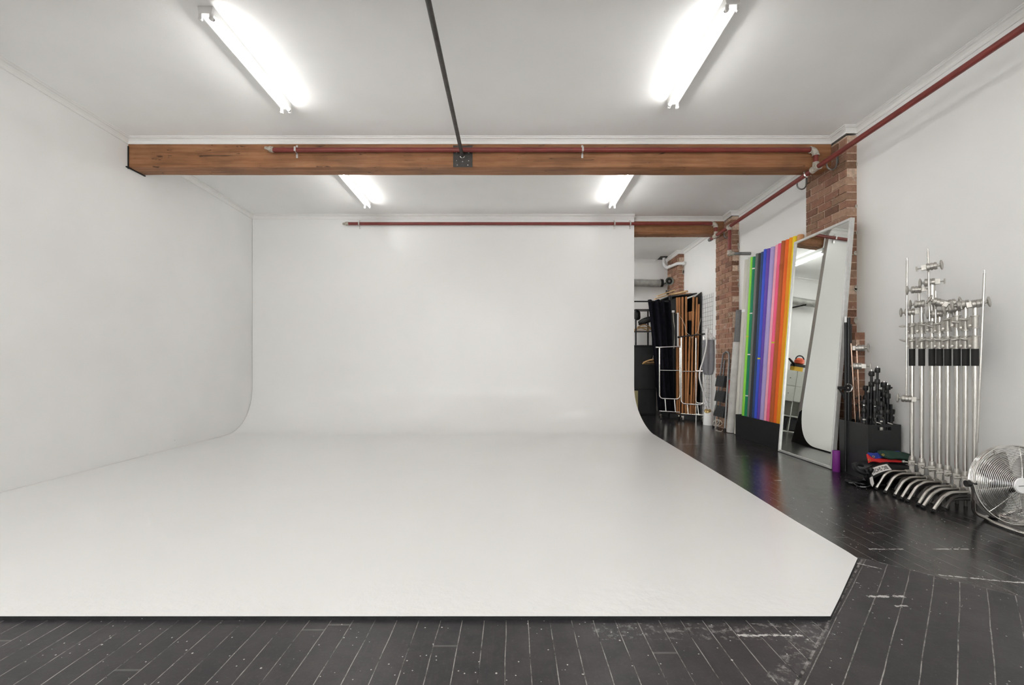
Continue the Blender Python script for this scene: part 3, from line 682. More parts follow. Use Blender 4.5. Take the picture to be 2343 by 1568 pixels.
# ---------------------------------------------------------------- paper rolls in a low black box
bx0, bx1, by0, by1, bz = 3.512, 3.795, 5.86, 7.10, .335
t = thing('roll_storage_box', (3.65, 6.5, 0), 'long low matt black open box holding the coloured paper rolls', 'box')
MB().box(((bx0+bx1)/2, (by0+by1)/2, .0075), (bx1-bx0, by1-by0, .015)).build('bottom_panel', 'matt_black', t)
MB().box((bx0+.0075, (by0+by1)/2, bz/2+.0075), (.015, by1-by0, bz-.015)).build('front_panel', 'matt_black', t)
MB().box((bx1-.0075, (by0+by1)/2, bz/2+.0075), (.015, by1-by0, bz-.015)).build('back_panel', 'matt_black', t)
for y in (by0+.0075, by1-.0075):
    MB().box(((bx0+bx1)/2, y, bz/2+.0075), (bx1-bx0-.03, .015, bz-.015)).build('end_panel', 'matt_black', t)
rolls = [('pale grey', (196, 194, 188), 1717.5, 590, 1695, .036), ('lime green', (146, 222, 74), 1723, 588.7, 1702.8, .034), ('emerald green', (0, 134, 92), 1728.5, 588, 1709, .036),
    ('mid grey', (112, 116, 112), 1735.4, 581, 1715.2, .036), ('charcoal black', (44, 46, 50), 1741, 580, 1720, .035), ('navy blue', (44, 72, 120), 1747.8, 577, 1726, .035),
    ('royal blue', (58, 88, 214), 1754, 571, 1731.5, .036), ('violet purple', (104, 72, 180), 1761.5, 569.6, 1738.4, .038), ('lilac', (178, 164, 218), 1771.5, 565.7, 1746, .045),
    ('pale pink', (250, 178, 196), 1781, 561, 1754, .036), ('hot pink', (250, 104, 146), 1787.5, 558, 1760, .038), ('terracotta brown', (186, 94, 40), 1796, 552, 1767.5, .040),
    ('bright orange', (240, 106, 28), 1804.8, 549, 1776, .037), ('amber', (246, 160, 20), 1813, 544.7, 1783, .036), ('lemon yellow', (250, 220, 40), 1820.5, 541.6, 1790, .033), ('tan', (214, 160, 112), 1832, 537.8, 1800, .038)]
prev = 'the tall white roll'
for i, (nm, c, tx, ty, bxp, r) in enumerate(rolls):
    X = 3.762; Y = atX(tx, X); z = fz(ty, Y); xb = fx(bxp, Y); Yb = Y
    xb = max(xb, bx0+.018+r); xb = min(xb, X-.02)
    slope = (X-xb)/(z-bz); x0 = max(xb-slope*(bz-.02), bx0+.017+r)
    Yb = max(Yb, by0+.017+r)
    a = Vector((x0, Yb, .018)); b = Vector((X, Y, z))
    tt = thing('paper_roll', a, nm+' backdrop paper roll standing in the low black box', 'paper roll', 'coloured paper rolls in the black box')
    L = (b-a).length; ax = (b-a)
    pm = mat('paper_'+nm.replace(' ', '_'), rgb(*c), .62, noise=.03, nscale=6)
    MB().lathe([(r*.97, 0), (r, .004), (r, L-.003), (r*.97, L), (r*.72, L), (r*.70, L-.10)], a, ax, 20, cap=True).build('paper', pm, tt)
    MB().lathe([(r*.70, L-.12), (r*.70, L+.001), (r*.62, L+.001), (r*.62, L-.11)], a, ax, 18, cap=False).build('cardboard_core', 'cardboard', tt)
    if nm in ('lime green', 'emerald green'):
        for q in ((.22, .45, .68, .93) if nm == 'emerald green' else (.55,)):
            p = a+ax*q; MB().lathe([(r+.0008, 0), (r+.0008, .018)], p, ax, 20, cap=False).build('tape_band', 'white_tape' if nm == 'emerald green' else 'tape', tt)
    if nm in ('royal blue', 'violet purple', 'hot pink'):
        q = {'royal blue': .42, 'violet purple': .08, 'hot pink': .5}[nm]
        MB().lathe([(r+.0008, 0), (r+.0008, .022)], a+ax*q, ax, 20, cap=False).build('tape_band', 'tape', tt)
    if nm in ('charcoal black',):
        MB().lathe([(r+.001, 0), (r+.001, .03)], a+ax*.05, ax, 20, cap=False).build('tape_band', 'white_tape', tt)
    if nm == 'terracotta brown':
        m = MB()
        for k in range(5):
            m.ring(a+ax*(.86+.006*k), ax+Vector((0, .3, .4)), r+.003, .0035, 20, 6)
        m.build('cord_wrap', pm, tt)
# big white roll leaning in front of the second pillar
a = Vector((3.585, 7.40, .01)); b = Vector((3.655, 7.26, 1.98)); ax = b-a; L = ax.length
t = thing('wide_roll', a, 'thick scuffed white roll with a grey felt upper end, leaning by the black box', 'roll')
MB().lathe([(.068, 0), (.064, L*.74), (.050, L*.742)], a, ax, 24).build('white_wrap', 'paper_white', t)
MB().lathe([(.046, L*.70), (.050, L*.74), (.052, L-.01), (.047, L), (.02, L), (.02, L-.08)], a, ax, 22).build('felt_core', 'felt', t)
a = Vector((3.60, 7.21, .01)); b = Vector((3.742, 7.16, 2.76)); ax = b-a; L = ax.length
t = thing('white_board_roll', a, 'tall off-white roll standing just outside the black box', 'roll')
MB().lathe([(.050, 0), (.048, L), (.03, L), (.03, L-.1)], a, ax, 20).build('paper', mat('off_white_paper', rgb(205, 202, 192), .7, noise=.04, nscale=5), t)
MB().lathe([(.0505, L*.70), (.0505, L*.715)], a, ax, 20, cap=False).build('tape_band', 'white_tape', t)
# ---------------------------------------------------------------- step ladder
t = thing('step_ladder', (3.6, 7.8, 0), 'folded grey steel step ladder with black treads against brick', 'ladder')
p = lambda x, y, z: Vector((x, y, z))
fr = [p(3.56, 7.56, 0), p(3.655, 7.60, 1.26)]+[p(3.658, 7.61+.06*(1-math.cos(q)), 1.26+.06*math.sin(q)) for q in (.5, 1.0)]+[p(3.66, 7.70, 1.325)]
br = [p(3.66, 7.72, 1.325), p(3.658, 7.80, 1.30), p(3.655, 7.83, 1.25), p(3.585, 8.04, 0)]
m = MB().tube(fr+br, .0145, 8); m.build('front_frame', 'ladder', t)
MB().tube([p(3.64, 7.60, 0), p(3.672, 7.63, 1.18), p(3.672, 7.80, 1.18), p(3.655, 8.03, 0)], .012, 8).build('rear_frame', 'ladder', t)
for z in (.30, .56, .82):
    f = z/1.3; MB().box((3.60+.03*f, 7.58+.26-.02*f, z), (.035, .40-.16*f, .19), Matrix.Rotation(.18, 3, 'Y')).build('tread', 'tread', t)
MB().box((3.648, 7.585, .74), (.004, .03, .22)).build('sticker', 'red_cloth', t)
MB().cyl((3.56, 7.56, 0), (3.561, 7.561, .05), .018).cyl((3.585, 8.04, 0), (3.587, 8.04, .05), .018).build('rubber_feet', 'rubber', t)
t = thing('cable_bundle', (3.55, 7.72, 0), 'small tangle of pale cable on the floor under the step ladder', 'cable')
rn = random.Random(3); m = MB()
for k in range(4):
    c = p(3.50+rn.random()*.05, 7.74+rn.random()*.06, .06+rn.random()*.05)
    m.tube([c+p(.05*math.cos(a_)*(.7+.3*rn.random()), .07*math.cos(a_+k), .055*math.sin(a_)) for a_ in [2*PI*i/14 for i in range(14)]], .0045, 6, True)
m.tube(smooth_path([p(3.50, 7.70, .006), p(3.44, 7.62, .006), p(3.47, 7.50, .006), p(3.52, 7.55, .02)]), .0045, 6)
m.build('cable', 'cable_white', t)
# ---------------------------------------------------------------- garment steamer
sx, sy = 3.635, 8.34
t = thing('garment_steamer', (sx, sy, 0), 'white garment steamer on twin poles with a hanging grey cloth pad', 'steamer')
MB().lathe([(.112, 0), (.114, .02), (.106, .17), (.096, .23), (.07, .262), (.03, .27)], (sx, sy, 0), (0, 0, 1), 20, squash=.85).build('water_tank', 'white_plastic', t)
MB().lathe([(.05, 0), (.062, .02), (.05, .045), (.02, .05)], (sx-.03, sy-.03, .235), (-.2, -.3, 1), 16).build('tank_cap', 'gold', t)
for dx in (-.055, .045):
    MB().cyl((sx+dx, sy+.02, .22), (sx+dx, sy+.02, 1.60), .010, n=10).build('pole', 'white_plastic', t)
    MB().cyl((sx+dx, sy+.02, .60), (sx+dx, sy+.02, .65), .017, n=12).build('pole_clip', 'white_plastic', t)
def pad(u, v):
    x = sx-.005+(u-.5)*.215*(1-.25*max(0, (.12-v)/.12)); y = sy-.005+.012*math.sin(u*14)+.01*math.cos(v*5)
    return (x, y, .93+.63*v-.02*math.cos((u-.5)*PI)*(1 if v < .1 else 0))
MB().grid(pad, 16, 14).build('cloth_pad', 'grey_cloth', t, thick=.016)
h = [p(sx-.02, sy-.04, .28), p(sx-.09, sy-.07, .50), p(sx-.20, sy-.10, .80), p(sx-.205, sy-.10, .98), p(sx-.13, sy-.09, 1.22), p(sx-.07, sy-.06, 1.44), p(sx-.06, sy-.05, 1.55)]
MB().tube(smooth_path(h, 6), .013, 10).build('hose', 'white_plastic', t)
MB().tube([p(sx-.06, sy-.05, 1.50), p(sx-.058, sy-.05, 1.68), p(sx-.05, sy-.06, 1.735), p(sx-.035, sy-.08, 1.75)], [.014, .018, .022, .026], 12).build('steam_head', 'white_plastic', t)
MB().tube(smooth_path([p(sx-.06, sy+.02, 1.60), p(sx+.0, sy+.02, 1.67), p(sx+.07, sy+.02, 1.62), p(sx+.135, sy+.02, 1.565)], 5), .016, 8).tube(arc(p(sx-.01, sy+.02, 1.73), (1, 0, 0), (0, 0, 1), .05, -.9, PI, 10), .005, 6).build('hanger_arm', 'white_plastic', t)
# ---------------------------------------------------------------- chrome garment racks
def rack_frame(mb, a, b, z0, z1, zm, r=.013, rad=.07, ov=0.):
    a, b = Vector(a), Vector(b); u = (b-a).normalized(); w = (b-a).length; Z = Vector((0, 0, 1))
    path = [a+Z*z1]+[a+u*(rad-rad*math.cos(q))+Z*(z0+rad-rad*math.sin(q)) for q in [PI/2*i/6 for i in range(7)]]
    path += [b-u*(rad-rad*math.sin(q))+Z*(z0+rad-rad*math.cos(q)) for q in [PI/2*i/6 for i in range(7)]]+[b+Z*z1]
    mb.tube(path, r, 10); mb.cyl(a+Z*zm, b+Z*zm, r*.8, n=8)
def caster(t, c, u):
    c = Vector(c)
    h = MB().box(c+Vector((0, 0, .095)), (.035, .03, .02)).box(c+Vector((0, -.016, .06)), (.03, .004, .07)).box(c+Vector((0, .016, .06)), (.03, .004, .07)).build('caster_fork', 'chrome', t)
    MB().cyl(c+Vector((0, -.012, .042)), c+Vector((0, .012, .042)), .041, n=18).build('wheel', 'rubber', h)
def grack(a, b, z0, z1, zm, zb, label, bar, rear=None):
    a, b = Vector(a), Vector(b); u = (b-a).normalized(); Z = Vector((0, 0, 1)); w = (b-a).length
    t = thing('garment_rack', (a+b)/2, label, 'clothes rack', 'chrome rolling garment racks')
    m = MB(); rack_frame(m, a, b, z0, z1, zm); m.build('end_frame', 'chrome', t)
    MB().cyl(a+Z*z1-u*.06+Z*.008, b+Z*(z1+bar[1])+u*.02, .013).lathe([(.02, 0), (.02, .03)], a+Z*(z1+.008)-u*.07, u).build('top_bar', bar[0], t)
    m = MB().cyl(a+Z*zb-u*.0, b+Z*zb, .012)
    for q in (.32, .78): m.cyl(a+u*w*q+Z*zb, a+u*w*(q-.05)+Z*z0, .010, n=8)
    m.build('base_bar', 'chrome', t)
    for q in (.06, .94): caster(t, a+u*w*q, u)
    if rear:
        ra, rb = Vector(rear[0]), Vector(rear[1]); m = MB(); rack_frame(m, ra, rb, z0, z1-.1, zm); m.build('rear_frame', 'chrome', t)
        MB().cyl(ra+Z*zb, rb+Z*zb, .011).cyl(a+Z*zb, ra+Z*zb, .011).cyl(b+Z*zb, rb+Z*zb, .011).cyl((ra+rb)/2+Z*zb, (ra+rb)/2+Z*z0, .010).cyl(ra+Z*zb, ra, .012).cyl(rb+Z*zb, rb, .012).build('base_frame', 'chrome', t)
    return t
grack((fx(1509, 9.15), 9.15, 0), (fx(1556, 8.92), 8.92, 0), .42, fz(796, 9.1), fz(848, 9.1), .165, 'chrome rolling garment rack standing in front of the navy curtain', ('chrome', .02))
grack((fx(1559, 8.86), 8.86, 0), (fx(1610, 8.56), 8.56, 0), .34, fz(772, 8.8), fz(850, 8.8), .145, 'taller chrome garment rack with a black top bar beside the steamer', ('black_metal', .05), None)
t = thing('garment_rack', (3.70, 8.9, 0), 'narrow chrome rack frame behind the steamer hose', 'clothes rack', 'chrome rolling garment racks')
m = MB(); a, b = Vector((3.60, 8.83, 0)), Vector((3.73, 8.62, 0)); rack_frame(m, a, b, .36, 1.62, .98, .010, .05); m.build('end_frame', 'chrome', t)
MB().cyl(a, a+Vector((0, 0, .37)), .010).cyl(b, b+Vector((0, 0, .37)), .010).cyl(a+Vector((0, 0, .14)), b+Vector((0, 0, .14)), .010).build('legs', 'chrome', t)
# ---------------------------------------------------------------- rack of timber-edged flats
ang = lambda px: None
fl0 = Vector((fx(1536, 9.36), 9.36, 0)); fl1 = Vector((fx(1592, 9.02), 9.02, 0)); RT = 2.50
t = thing('flat_storage_rack', (3.5, 9.5, 0), 'tall black timber rack holding the wood-edged flats', 'rack')
for q in (Vector((3.305, 9.40, 0)), Vector((3.66, 9.92, 0))):
    MB().box(q+Vector((0, 0, RT/2)), (.05, .05, RT)).build('post', 'black_wood', t)
m = MB().hexa([(3.28, 9.38, RT), (3.685, 8.98, RT), (3.685, 9.94, RT), (3.28, 9.94, RT)], [(3.28, 9.38, RT+.02), (3.685, 8.98, RT+.02), (3.685, 9.94, RT+.02), (3.28, 9.94, RT+.02)])
m.build('top_board', 'matt_black', t)
MB().box((3.48, 9.93, RT/2), (.36, .012, RT)).build('back_board', 'matt_black', t)
MB().hexa([(3.28, 9.38, .0), (3.72, 8.98, .0), (3.72, 9.92, .0), (3.28, 9.92, .0)], [(3.28, 9.38, .10), (3.72, 8.98, .10), (3.72, 9.92, .10), (3.28, 9.92, .10)]).build('plinth', 'matt_black', t)
def flat(ptop, pbot, zt, label, bend=0., w=.027, z0=.102, dep=.75, name='timber_flat', Yo=0.):
    # front edge follows the slanted opening line of the rack
    def hit(px):
        for Y in [9.5-.005*i for i in range(140)]:
            X = fx(px, Y); q = (X-fl0.x)/(fl1.x-fl0.x); yl = fl0.y+(fl1.y-fl0.y)*q
            if Y <= yl+Yo: return X, Y
        return fx(px, 9.0), 9.0
    X0, Y0 = hit(pbot); X1, Y1 = hit(ptop)
    X0 = min(X0, 3.765); X1 = min(X1, 3.765); Y1 = Y0
    t = thing(name, (X0, Y0, z0), label, 'flat', 'timber-edged flats in the black rack')
    N = 12; fr = []; bk = []
    for i in range(N+1):
        q = i/N; x = X0+(X1-X0)*q+bend*math.sin(PI*q*1.2); z = z0+(zt-z0)*q; fr.append((x, z))
    m = MB(); vs = []
    for x, z in fr: vs += [(x-w/2, Y0, z), (x+w/2, Y0, z), (x+w/2, Y0+.045, z), (x-w/2, Y0+.045, z)]
    m.add(vs, [(i*4+k, i*4+(k+1) % 4, i*4+4+(k+1) % 4, i*4+4+k) for i in range(N) for k in range(4)]+[(0, 3, 2, 1), (N*4, N*4+1, N*4+2, N*4+3)])
    m.build('edge_batten', 'flatwood', t)
    yb_ = min(Y0+dep, 9.90); m = MB(); vs = []
    for x, z in fr: vs += [(x-w*.3, Y0+.046, z), (x+w*.3, Y0+.046, z), (x+w*.3, yb_, z), (x-w*.3, yb_, z)]
    m.add(vs, [(i*4+k, i*4+(k+1) % 4, i*4+4+(k+1) % 4, i*4+4+k) for i in range(N) for k in range(4)]+[(0, 3, 2, 1), (N*4, N*4+1, N*4+2, N*4+3)])
    m.build('panel', 'matt_black', t)
flat(1550.5, 1549.5, 2.47, 'straight timber flat nearest the rack corner post', Yo=.0)
flat(1555.8, 1555, 2.47, 'straight timber flat, second from the rack corner post')
flat(1562.8, 1562.5, 2.47, 'straight timber flat, third from the rack corner post')
flat(1571.4, 1570, 2.47, 'straight timber flat, fourth from the rack corner post')
flat(1592.5, 1578, 2.46, 'warped timber flat bending over the gap in the rack', .012)
flat(1600.5, 1585, 2.44, 'warped timber flat leaning towards the wire grid, middle one', .012, w=.022)
flat(1605, 1590.5, 2.30, 'warped timber flat nearest the wire grid', .012, w=.020)
flat(1581.8, 1573.5, 1.66, 'short darker timber flat standing in the gap of the rack', 0, w=.022, name='short_timber_flat', Yo=-.06, dep=.5)
flat(1588.0, 1581.5, 1.66, 'short darker timber flat beside the warped ones', 0, w=.020, name='short_timber_flat', Yo=-.06, dep=.5)
t = thing('wood_block_stack', (3.62, 9.3, 1.98), 'three short pine blocks wedged high between the flats', 'wood offcuts')
for i, (px, w_) in enumerate(((1576, 4.0), (1580.5, 3.6), (1586.5, 4.6))):
    Y = 9.22; MB().box((fx(px, Y), Y, 2.08), (w_*Y/FPX, .12, .17+.02*(i == 1))).build('block', 'flatwood', t)
MB().box((fx(1581, 9.28), 9.28, 1.06), (.10, .10, 1.85)).build('upright_board', 'matt_black', t)
t = tag(MB().hexa([(3.770, 9.03, 0), (3.786, 9.03, 0), (3.800, 9.9, 0), (3.786, 9.9, 0)], [(3.780, 9.03, 2.54), (3.796, 9.03, 2.54), (3.808, 9.9, 2.40), (3.792, 9.9, 2.40)]).build('dark_panel', 'black_wood'), 'thin dark panel standing against the white wall behind the flats', 'panel')
t = thing('strip_lamp', (fx(1551, 9.18), 9.18, 1.7), 'narrow white strip hanging on the front of the flats', 'strip light')
xs = fx(1551, 9.18)
MB().box((xs, 9.18, (fz(716, 9.18)+fz(795, 9.18))/2), (.028, .02, fz(716, 9.18)-fz(795, 9.18))).build('diffuser', 'white_plastic', t)
MB().box((xs-.037, 9.19, (fz(718, 9.18)+fz(795, 9.18))/2), (.044, .012, fz(718, 9.18)-fz(795, 9.18))).build('backing_strip', 'matt_black', t)
t = thing('white_plug_cable', (fx(1540, 9.2), 9.2, 2.1), 'white plug and cable hanging down the rack corner post', 'cable')
MB().box((fx(1540.3, 9.25), 9.25, fz(713, 9.25)), (.045, .03, .04)).build('plug', 'white_plastic', t)
MB().tube(smooth_path([p(fx(q[0], 9.25), 9.25, fz(q[1], 9.25)) for q in ((1540, 716), (1541.5, 735), (1544, 755), (1543.5, 775), (1542, 797))]), .006, 6).build('cord', 'cable_white', t)
t = thing('looped_cable', (fx(1580, 8.8), 8.8, 1.8), 'thin white cable looping in front of the timber flats', 'cable')
MB().tube(smooth_path([p(fx(q[0], 8.84), 8.84, fz(q[1], 8.84)) for q in ((1555, 723), (1561, 732), (1567, 745), (1569, 758), (1574, 764), (1580, 769), (1583, 774), (1588, 768), (1596, 760), (1600, 745), (1604, 728))]), .0035, 6).build('cord', 'cable_white', t)
def plank(a, b, w, h, label, mt='plank'):
    a, b = Vector(a), Vector(b); dd = (b-a); R = dd.to_track_quat('X', 'Z').to_matrix()
    return tag(MB().box((a+b)/2, (dd.length, w, h), R).build('timber_offcut', mt), label, 'timber', 'timber offcuts lying on the rack')
plank((3.02, 9.36, 2.505), (3.40, 9.46, 2.645), .06, .022, 'long pale plank sticking out from the rack top over the curtain')
plank((3.00, 9.46, 2.46), (3.42, 9.56, 2.60), .05, .02, 'second pale plank lying under the long one on the rack')
plank((3.36, 9.5, 2.56), (3.62, 9.30, 2.60), .07, .03, 'short plank propped on the rack top near the brick pillar')
plank((3.42, 9.60, 2.575), (3.66, 9.50, 2.575), .06, .05, 'thick darker block on the rack top beside the pillar', 'flatwood')
plank((3.50, 9.2, 2.53), (3.64, 9.16, 2.53), .05, .018, 'small brown offcut on the front edge of the rack top', 'flatwood')
t = thing('spring_clamp', (3.27, 9.5, 2.66), 'black spring clamp with silver rivets on top of the planks', 'clamp')
c0 = p(fx(1526, 9.45), 9.45, fz(668.5, 9.45))
MB().tube([c0+p(-.03, 0, -.02), c0, c0+p(.07, 0, .01), c0+p(.12, 0, .012)], [.010, .022, .014, .006], 8).tube([c0+p(-.02, 0, .03), c0+p(.02, 0, -.01), c0+p(.16, 0, .02)], [.016, .012, .004], 8).build('jaws', 'black_plastic', t)
MB().ball(c0+p(-.005, -.022, .0), .008).ball(c0+p(.058, -.022, .01), .008).build('rivets', 'silver', t)
MB().box((3.27, 9.46, c0.z-.03), (.04, .03, .03)).build('clamp_foot', 'black_plastic', t)
# wire grid panel on the wall
t = thing('wire_grid_panel', (3.79, 8.6, 0), 'steel wire grid panel leaning on the white wall by the brick pillar', 'panel')
m = MB(); y0, y1 = 8.52, 8.99
for i in range(7):
    y = y0+(y1-y0)*i/6; m.tube([(3.745, y, .02), (3.795, y, 2.45)], .0028, 5)
for j in range(28):
    z = .04+j*.0865; x = 3.745+.05*z/2.44+.004
    m.tube([(x, y0, z), (x, y1, z-.0)], .0028, 5)
m.build('grid', 'wire', t)
# ---------------------------------------------------------------- curtain and rail
t = thing('curtain_rail', (2.9, 9.33, 2.41), 'thin black rail carrying the navy curtain', 'rail')
zr = fz(690, 9.33)
MB().cyl((2.13, 9.33, zr), (3.29, 9.33, zr), .014, n=12).build('rod', 'black_metal', t)
MB().cyl((2.13, 9.33, zr), (2.13, 8.07, zr), .014, n=12).build('return_rod', 'black_metal', t)
def curt(u, v):
    top, bot = (2.82, 3.28), (3.02, 3.35)
    q = 1-v; l = top[0]+(bot[0]-top[0])*q**.8; r = top[1]+(bot[1]-top[1])*q
    x = l+(r-l)*u; y = 9.33+.042*math.sin(u*23+2*v)*(.5+.5*u)+.025*math.sin(u*9)
    return (x, y-.035*q, .14+(zr+.03-.14)*v+.012*math.sin(u*17)*(v > .98))
t = thing('curtain', (3.1, 9.33, .14), 'dark navy curtain gathered at the end of its black rail', 'curtain')
MB().grid(curt, 70, 24).build('cloth', 'navy_cloth', t, thick=.006)
m = MB()
for i in range(7): m.ring((2.86+.07*i, 9.33, zr), (1, 0, .2), .020, .003, 14, 5)
m.build('curtain_rings', 'black_metal', t)
# ---------------------------------------------------------------- black shelving with hangers beyond the cove
t = thing('black_cabinet', (2.75, 10.1, 0), 'low black cabinet standing beyond the end of the cove', 'cabinet')
ct = fz(790, 9.9)
MB().box((2.68, 10.1, ct/2), (.98, .40, ct)).build('body', 'matt_black', t, bevel=.004)
MB().box((2.92, 9.893, .29), (.44, .012, .50)).build('lower_door', 'black_wood', t)
MB().box((2.92, 9.893, 1.02), (.44, .012, .90)).build('upper_door', 'black_wood', t)
t = tag(MB().box((2.70, 9.84, .27), (.10, .06, .52)).build('cream_folder', 'cream'), 'pale cream board standing upright in front of the black cabinet', 'board')
t = thing('black_shelf_frame', (2.78, 10.1, ct), 'open black shelf frame on the low cabinet', 'shelf')
for x in (fx(1455.5, 9.9), fx(1494, 9.9)):
    for y in (9.92, 10.26): MB().box((x, y, (ct+2.30)/2+.002), (.028, .02, 2.30-ct)).build('post', 'black_metal', t)
zs = fz(758, 9.9)
MB().box((fx(1475, 9.9), 10.09, zs), (.40, .36, .012)).build('shelf_board', 'black_metal', t)
MB().box((fx(1475, 9.9), 10.09, 2.30), (.40, .36, .012)).build('shelf_board', 'black_metal', t)
def hanger(c, rz, tilt, label):
    t = thing('wooden_hanger', c, label, 'hanger', 'wooden clothes hangers'); ORG[t.name] = (0, 0, 0)
    pts = [(-.21, 0, -.07), (-.13, 0, -.035), (0, 0, 0), (.13, 0, -.035), (.21, 0, -.07)]
    MB().tube(smooth_path(pts, 4), .012, 8).cyl((-.19, 0, -.068), (.19, 0, -.068), .006, n=8).build('shoulder_bar', 'hangerwood', t)
    MB().tube([(0, 0, .0), (0, 0, .05)]+arc((0.018, 0, .06), (1, 0, 0), (0, 0, 1), .018, PI, 0, 6), .003, 6).build('hook', 'chrome', t)
    t.rotation_euler = (tilt, 0, rz)
hanger((2.86, 9.98, zs+.075), .3, .0, 'pale wooden hanger lying on the black shelf, lowest one')
hanger((2.92, 10.02, zs+.10), -.25, .4, 'wooden hanger on the black shelf, raised at one end')
hanger((2.94, 9.96, zs+.15), .55, .2, 'wooden hanger on top of the shelf pile, under the black bag')
hanger((3.02, 9.80, fz(832, 9.8)+.06), .35, 0, 'wooden hanger hung in front of the cabinet doors')
hanger((3.04, 9.70, fz(828, 9.7)+.05), -.5, 0, 'second wooden hanger hung just in front of the cabinet doors')
t = thing('peg_rail', (3.0, 9.8, 1.24), 'short chrome peg rail with the lower hangers', 'rail')
MB().cyl((2.99, 9.888, fz(822, 9.8)+.045), (2.99, 9.60, fz(822, 9.8)+.045), .010).cyl((3.06, 9.888, fz(822, 9.8)+.035), (3.06, 9.66, fz(822, 9.8)+.035), .010).build('pegs', 'chrome', t)
def lump(name, c, s, m_, label, cat, seed=1, R=None, amp=.2):
    rn = random.Random(seed); ph = [rn.random()*6 for _ in range(6)]
    mb = MB(); n, k = 22, 14; vs = []
    for j in range(k+1):
        tt = PI*j/k
        for i in range(n):
            a_ = 2*PI*i/n; r = 1+amp*math.sin(3*a_+ph[0]+2*tt)*.5+amp*.5*math.sin(5*a_+ph[1]-3*tt)
            q = Vector((s[0]*r*math.sin(tt)*math.cos(a_), s[1]*r*math.sin(tt)*math.sin(a_), s[2]*math.copysign(abs(math.cos(tt))**.7, math.cos(tt))))
            if R is not None: q = R @ q
            vs.append(Vector(c)+q)
    mb.add(vs, [(j*n+i, (j+1)*n+i, (j+1)*n+(i+1) % n, j*n+(i+1) % n) for j in range(k) for i in range(n)], True)
    return mb
tag(lump('b', (2.98, 10.02, zs+.24), (.17, .12, .07), 'bag_black', '', '', 4, Matrix.Rotation(-.35, 3, 'Y')).build('black_bag', 'bag_black'), 'folded black bag lying on the wooden hangers', 'bag')
tag(lump('b', (2.80, 10.05, 2.306-.12), (.07, .06, .11), 'bag_black', '', '', 9).build('cloth_bundle', 'bag_black'), 'dark cloth bundle high on the black shelf post', 'bundle')
# ---------------------------------------------------------------- back-room things that the mirror shows
t = thing('white_cube_cabinet', (.95, 10.3, 0), 'white cube cabinet with small doors, seen in the mirror', 'cabinet')
cw, ch_ = .36, .345; cx0 = .10; n_ = 4; D = .38; yc0 = 10.3
m = MB()
for i in range(n_+1): m.box((cx0+i*cw, yc0+D/2, ch_*2), (.022, D, ch_*4))
for j in range(5): m.box((cx0+n_*cw/2, yc0+D/2, min(j*ch_+.011, 4*ch_-.011)), (n_*cw+.022, D, .022))
m.build('carcass', 'cabinet', t); MB().box((cx0+n_*cw/2, yc0+D-.005, ch_*2), (n_*cw, .008, ch_*4)).build('back_panel', 'cabinet', t)
for i in range(n_):
    for j in (2, 3):
        dd = MB().box((cx0+(i+.5)*cw, yc0-.006, (j+.5)*ch_+.004), (cw-.012, .014, ch_-.014)).build('door', 'cabinet', t)
        MB().cyl((cx0+(i+.38)*cw, yc0-.013, (j+.5)*ch_), (cx0+(i+.38)*cw, yc0-.03, (j+.5)*ch_), .010).build('knob', 'galv', dd)
    MB().box((cx0+(i+.5)*cw, yc0+.15, .5*ch_), (cw*.8, .24, ch_*.7)).build('storage_bin', 'matt_black', t)
t = thing('orange_power_tool', (.78, 10.42, ch_*4), 'orange and black power tool on the white cabinet, seen in the mirror', 'tool')
zt = ch_*4
MB().rbox((.78, 10.42, zt+.05), (.22, .16, .098), .03).build('yellow_base', 'yellow_plastic', t)
MB().rbox((.76, 10.42, zt+.13), (.26, .18, .06), .03).tube([(.86, 10.40, zt+.15), (1.00, 10.38, zt+.26)], [.03, .02], 8).build('black_case', 'black_plastic', t)
MB().lathe([(.05, 0), (.10, .03), (.10, .10), (.05, .15)], (.74, 10.42, zt+.155), (0, 0, 1), 16).build('orange_body', 'orange_plastic', t)
MB().tube(arc((.74, 10.42, zt+.27), (1, 0, 0), (0, 0, 1), .09, 0, PI, 10), .014, 8).build('handle', 'black_plastic', t)
t = thing('cable_reel', (1.12, 10.42, zt), 'black cable reel beside the orange tool, seen in the mirror', 'reel')
for k in range(4): MB().ring((1.12, 10.40+.03*k, zt+.15-.01*(k % 2)), (.2, 1, .1), .11+.008*k, .016, 24, 8).build('cable_coil', 'black_plastic', t)
MB().box((1.12, 10.44, zt+.02), (.16, .14, .04)).build('base', 'yellow_plastic', t)
t = thing('white_pedestal_heater', (1.62, 9.5, 0), 'small white pedestal heater on the back-room floor, seen in the mirror', 'heater')
MB().lathe([(.12, 0), (.11, .02), (.03, .04), (.028, .40)], (1.62, 9.5, 0), (0, 0, 1), 18).build('stem', 'white_plastic', t)
MB().rbox((1.62, 9.5, .50), (.26, .12, .20), .03).build('head', 'white_plastic', t)
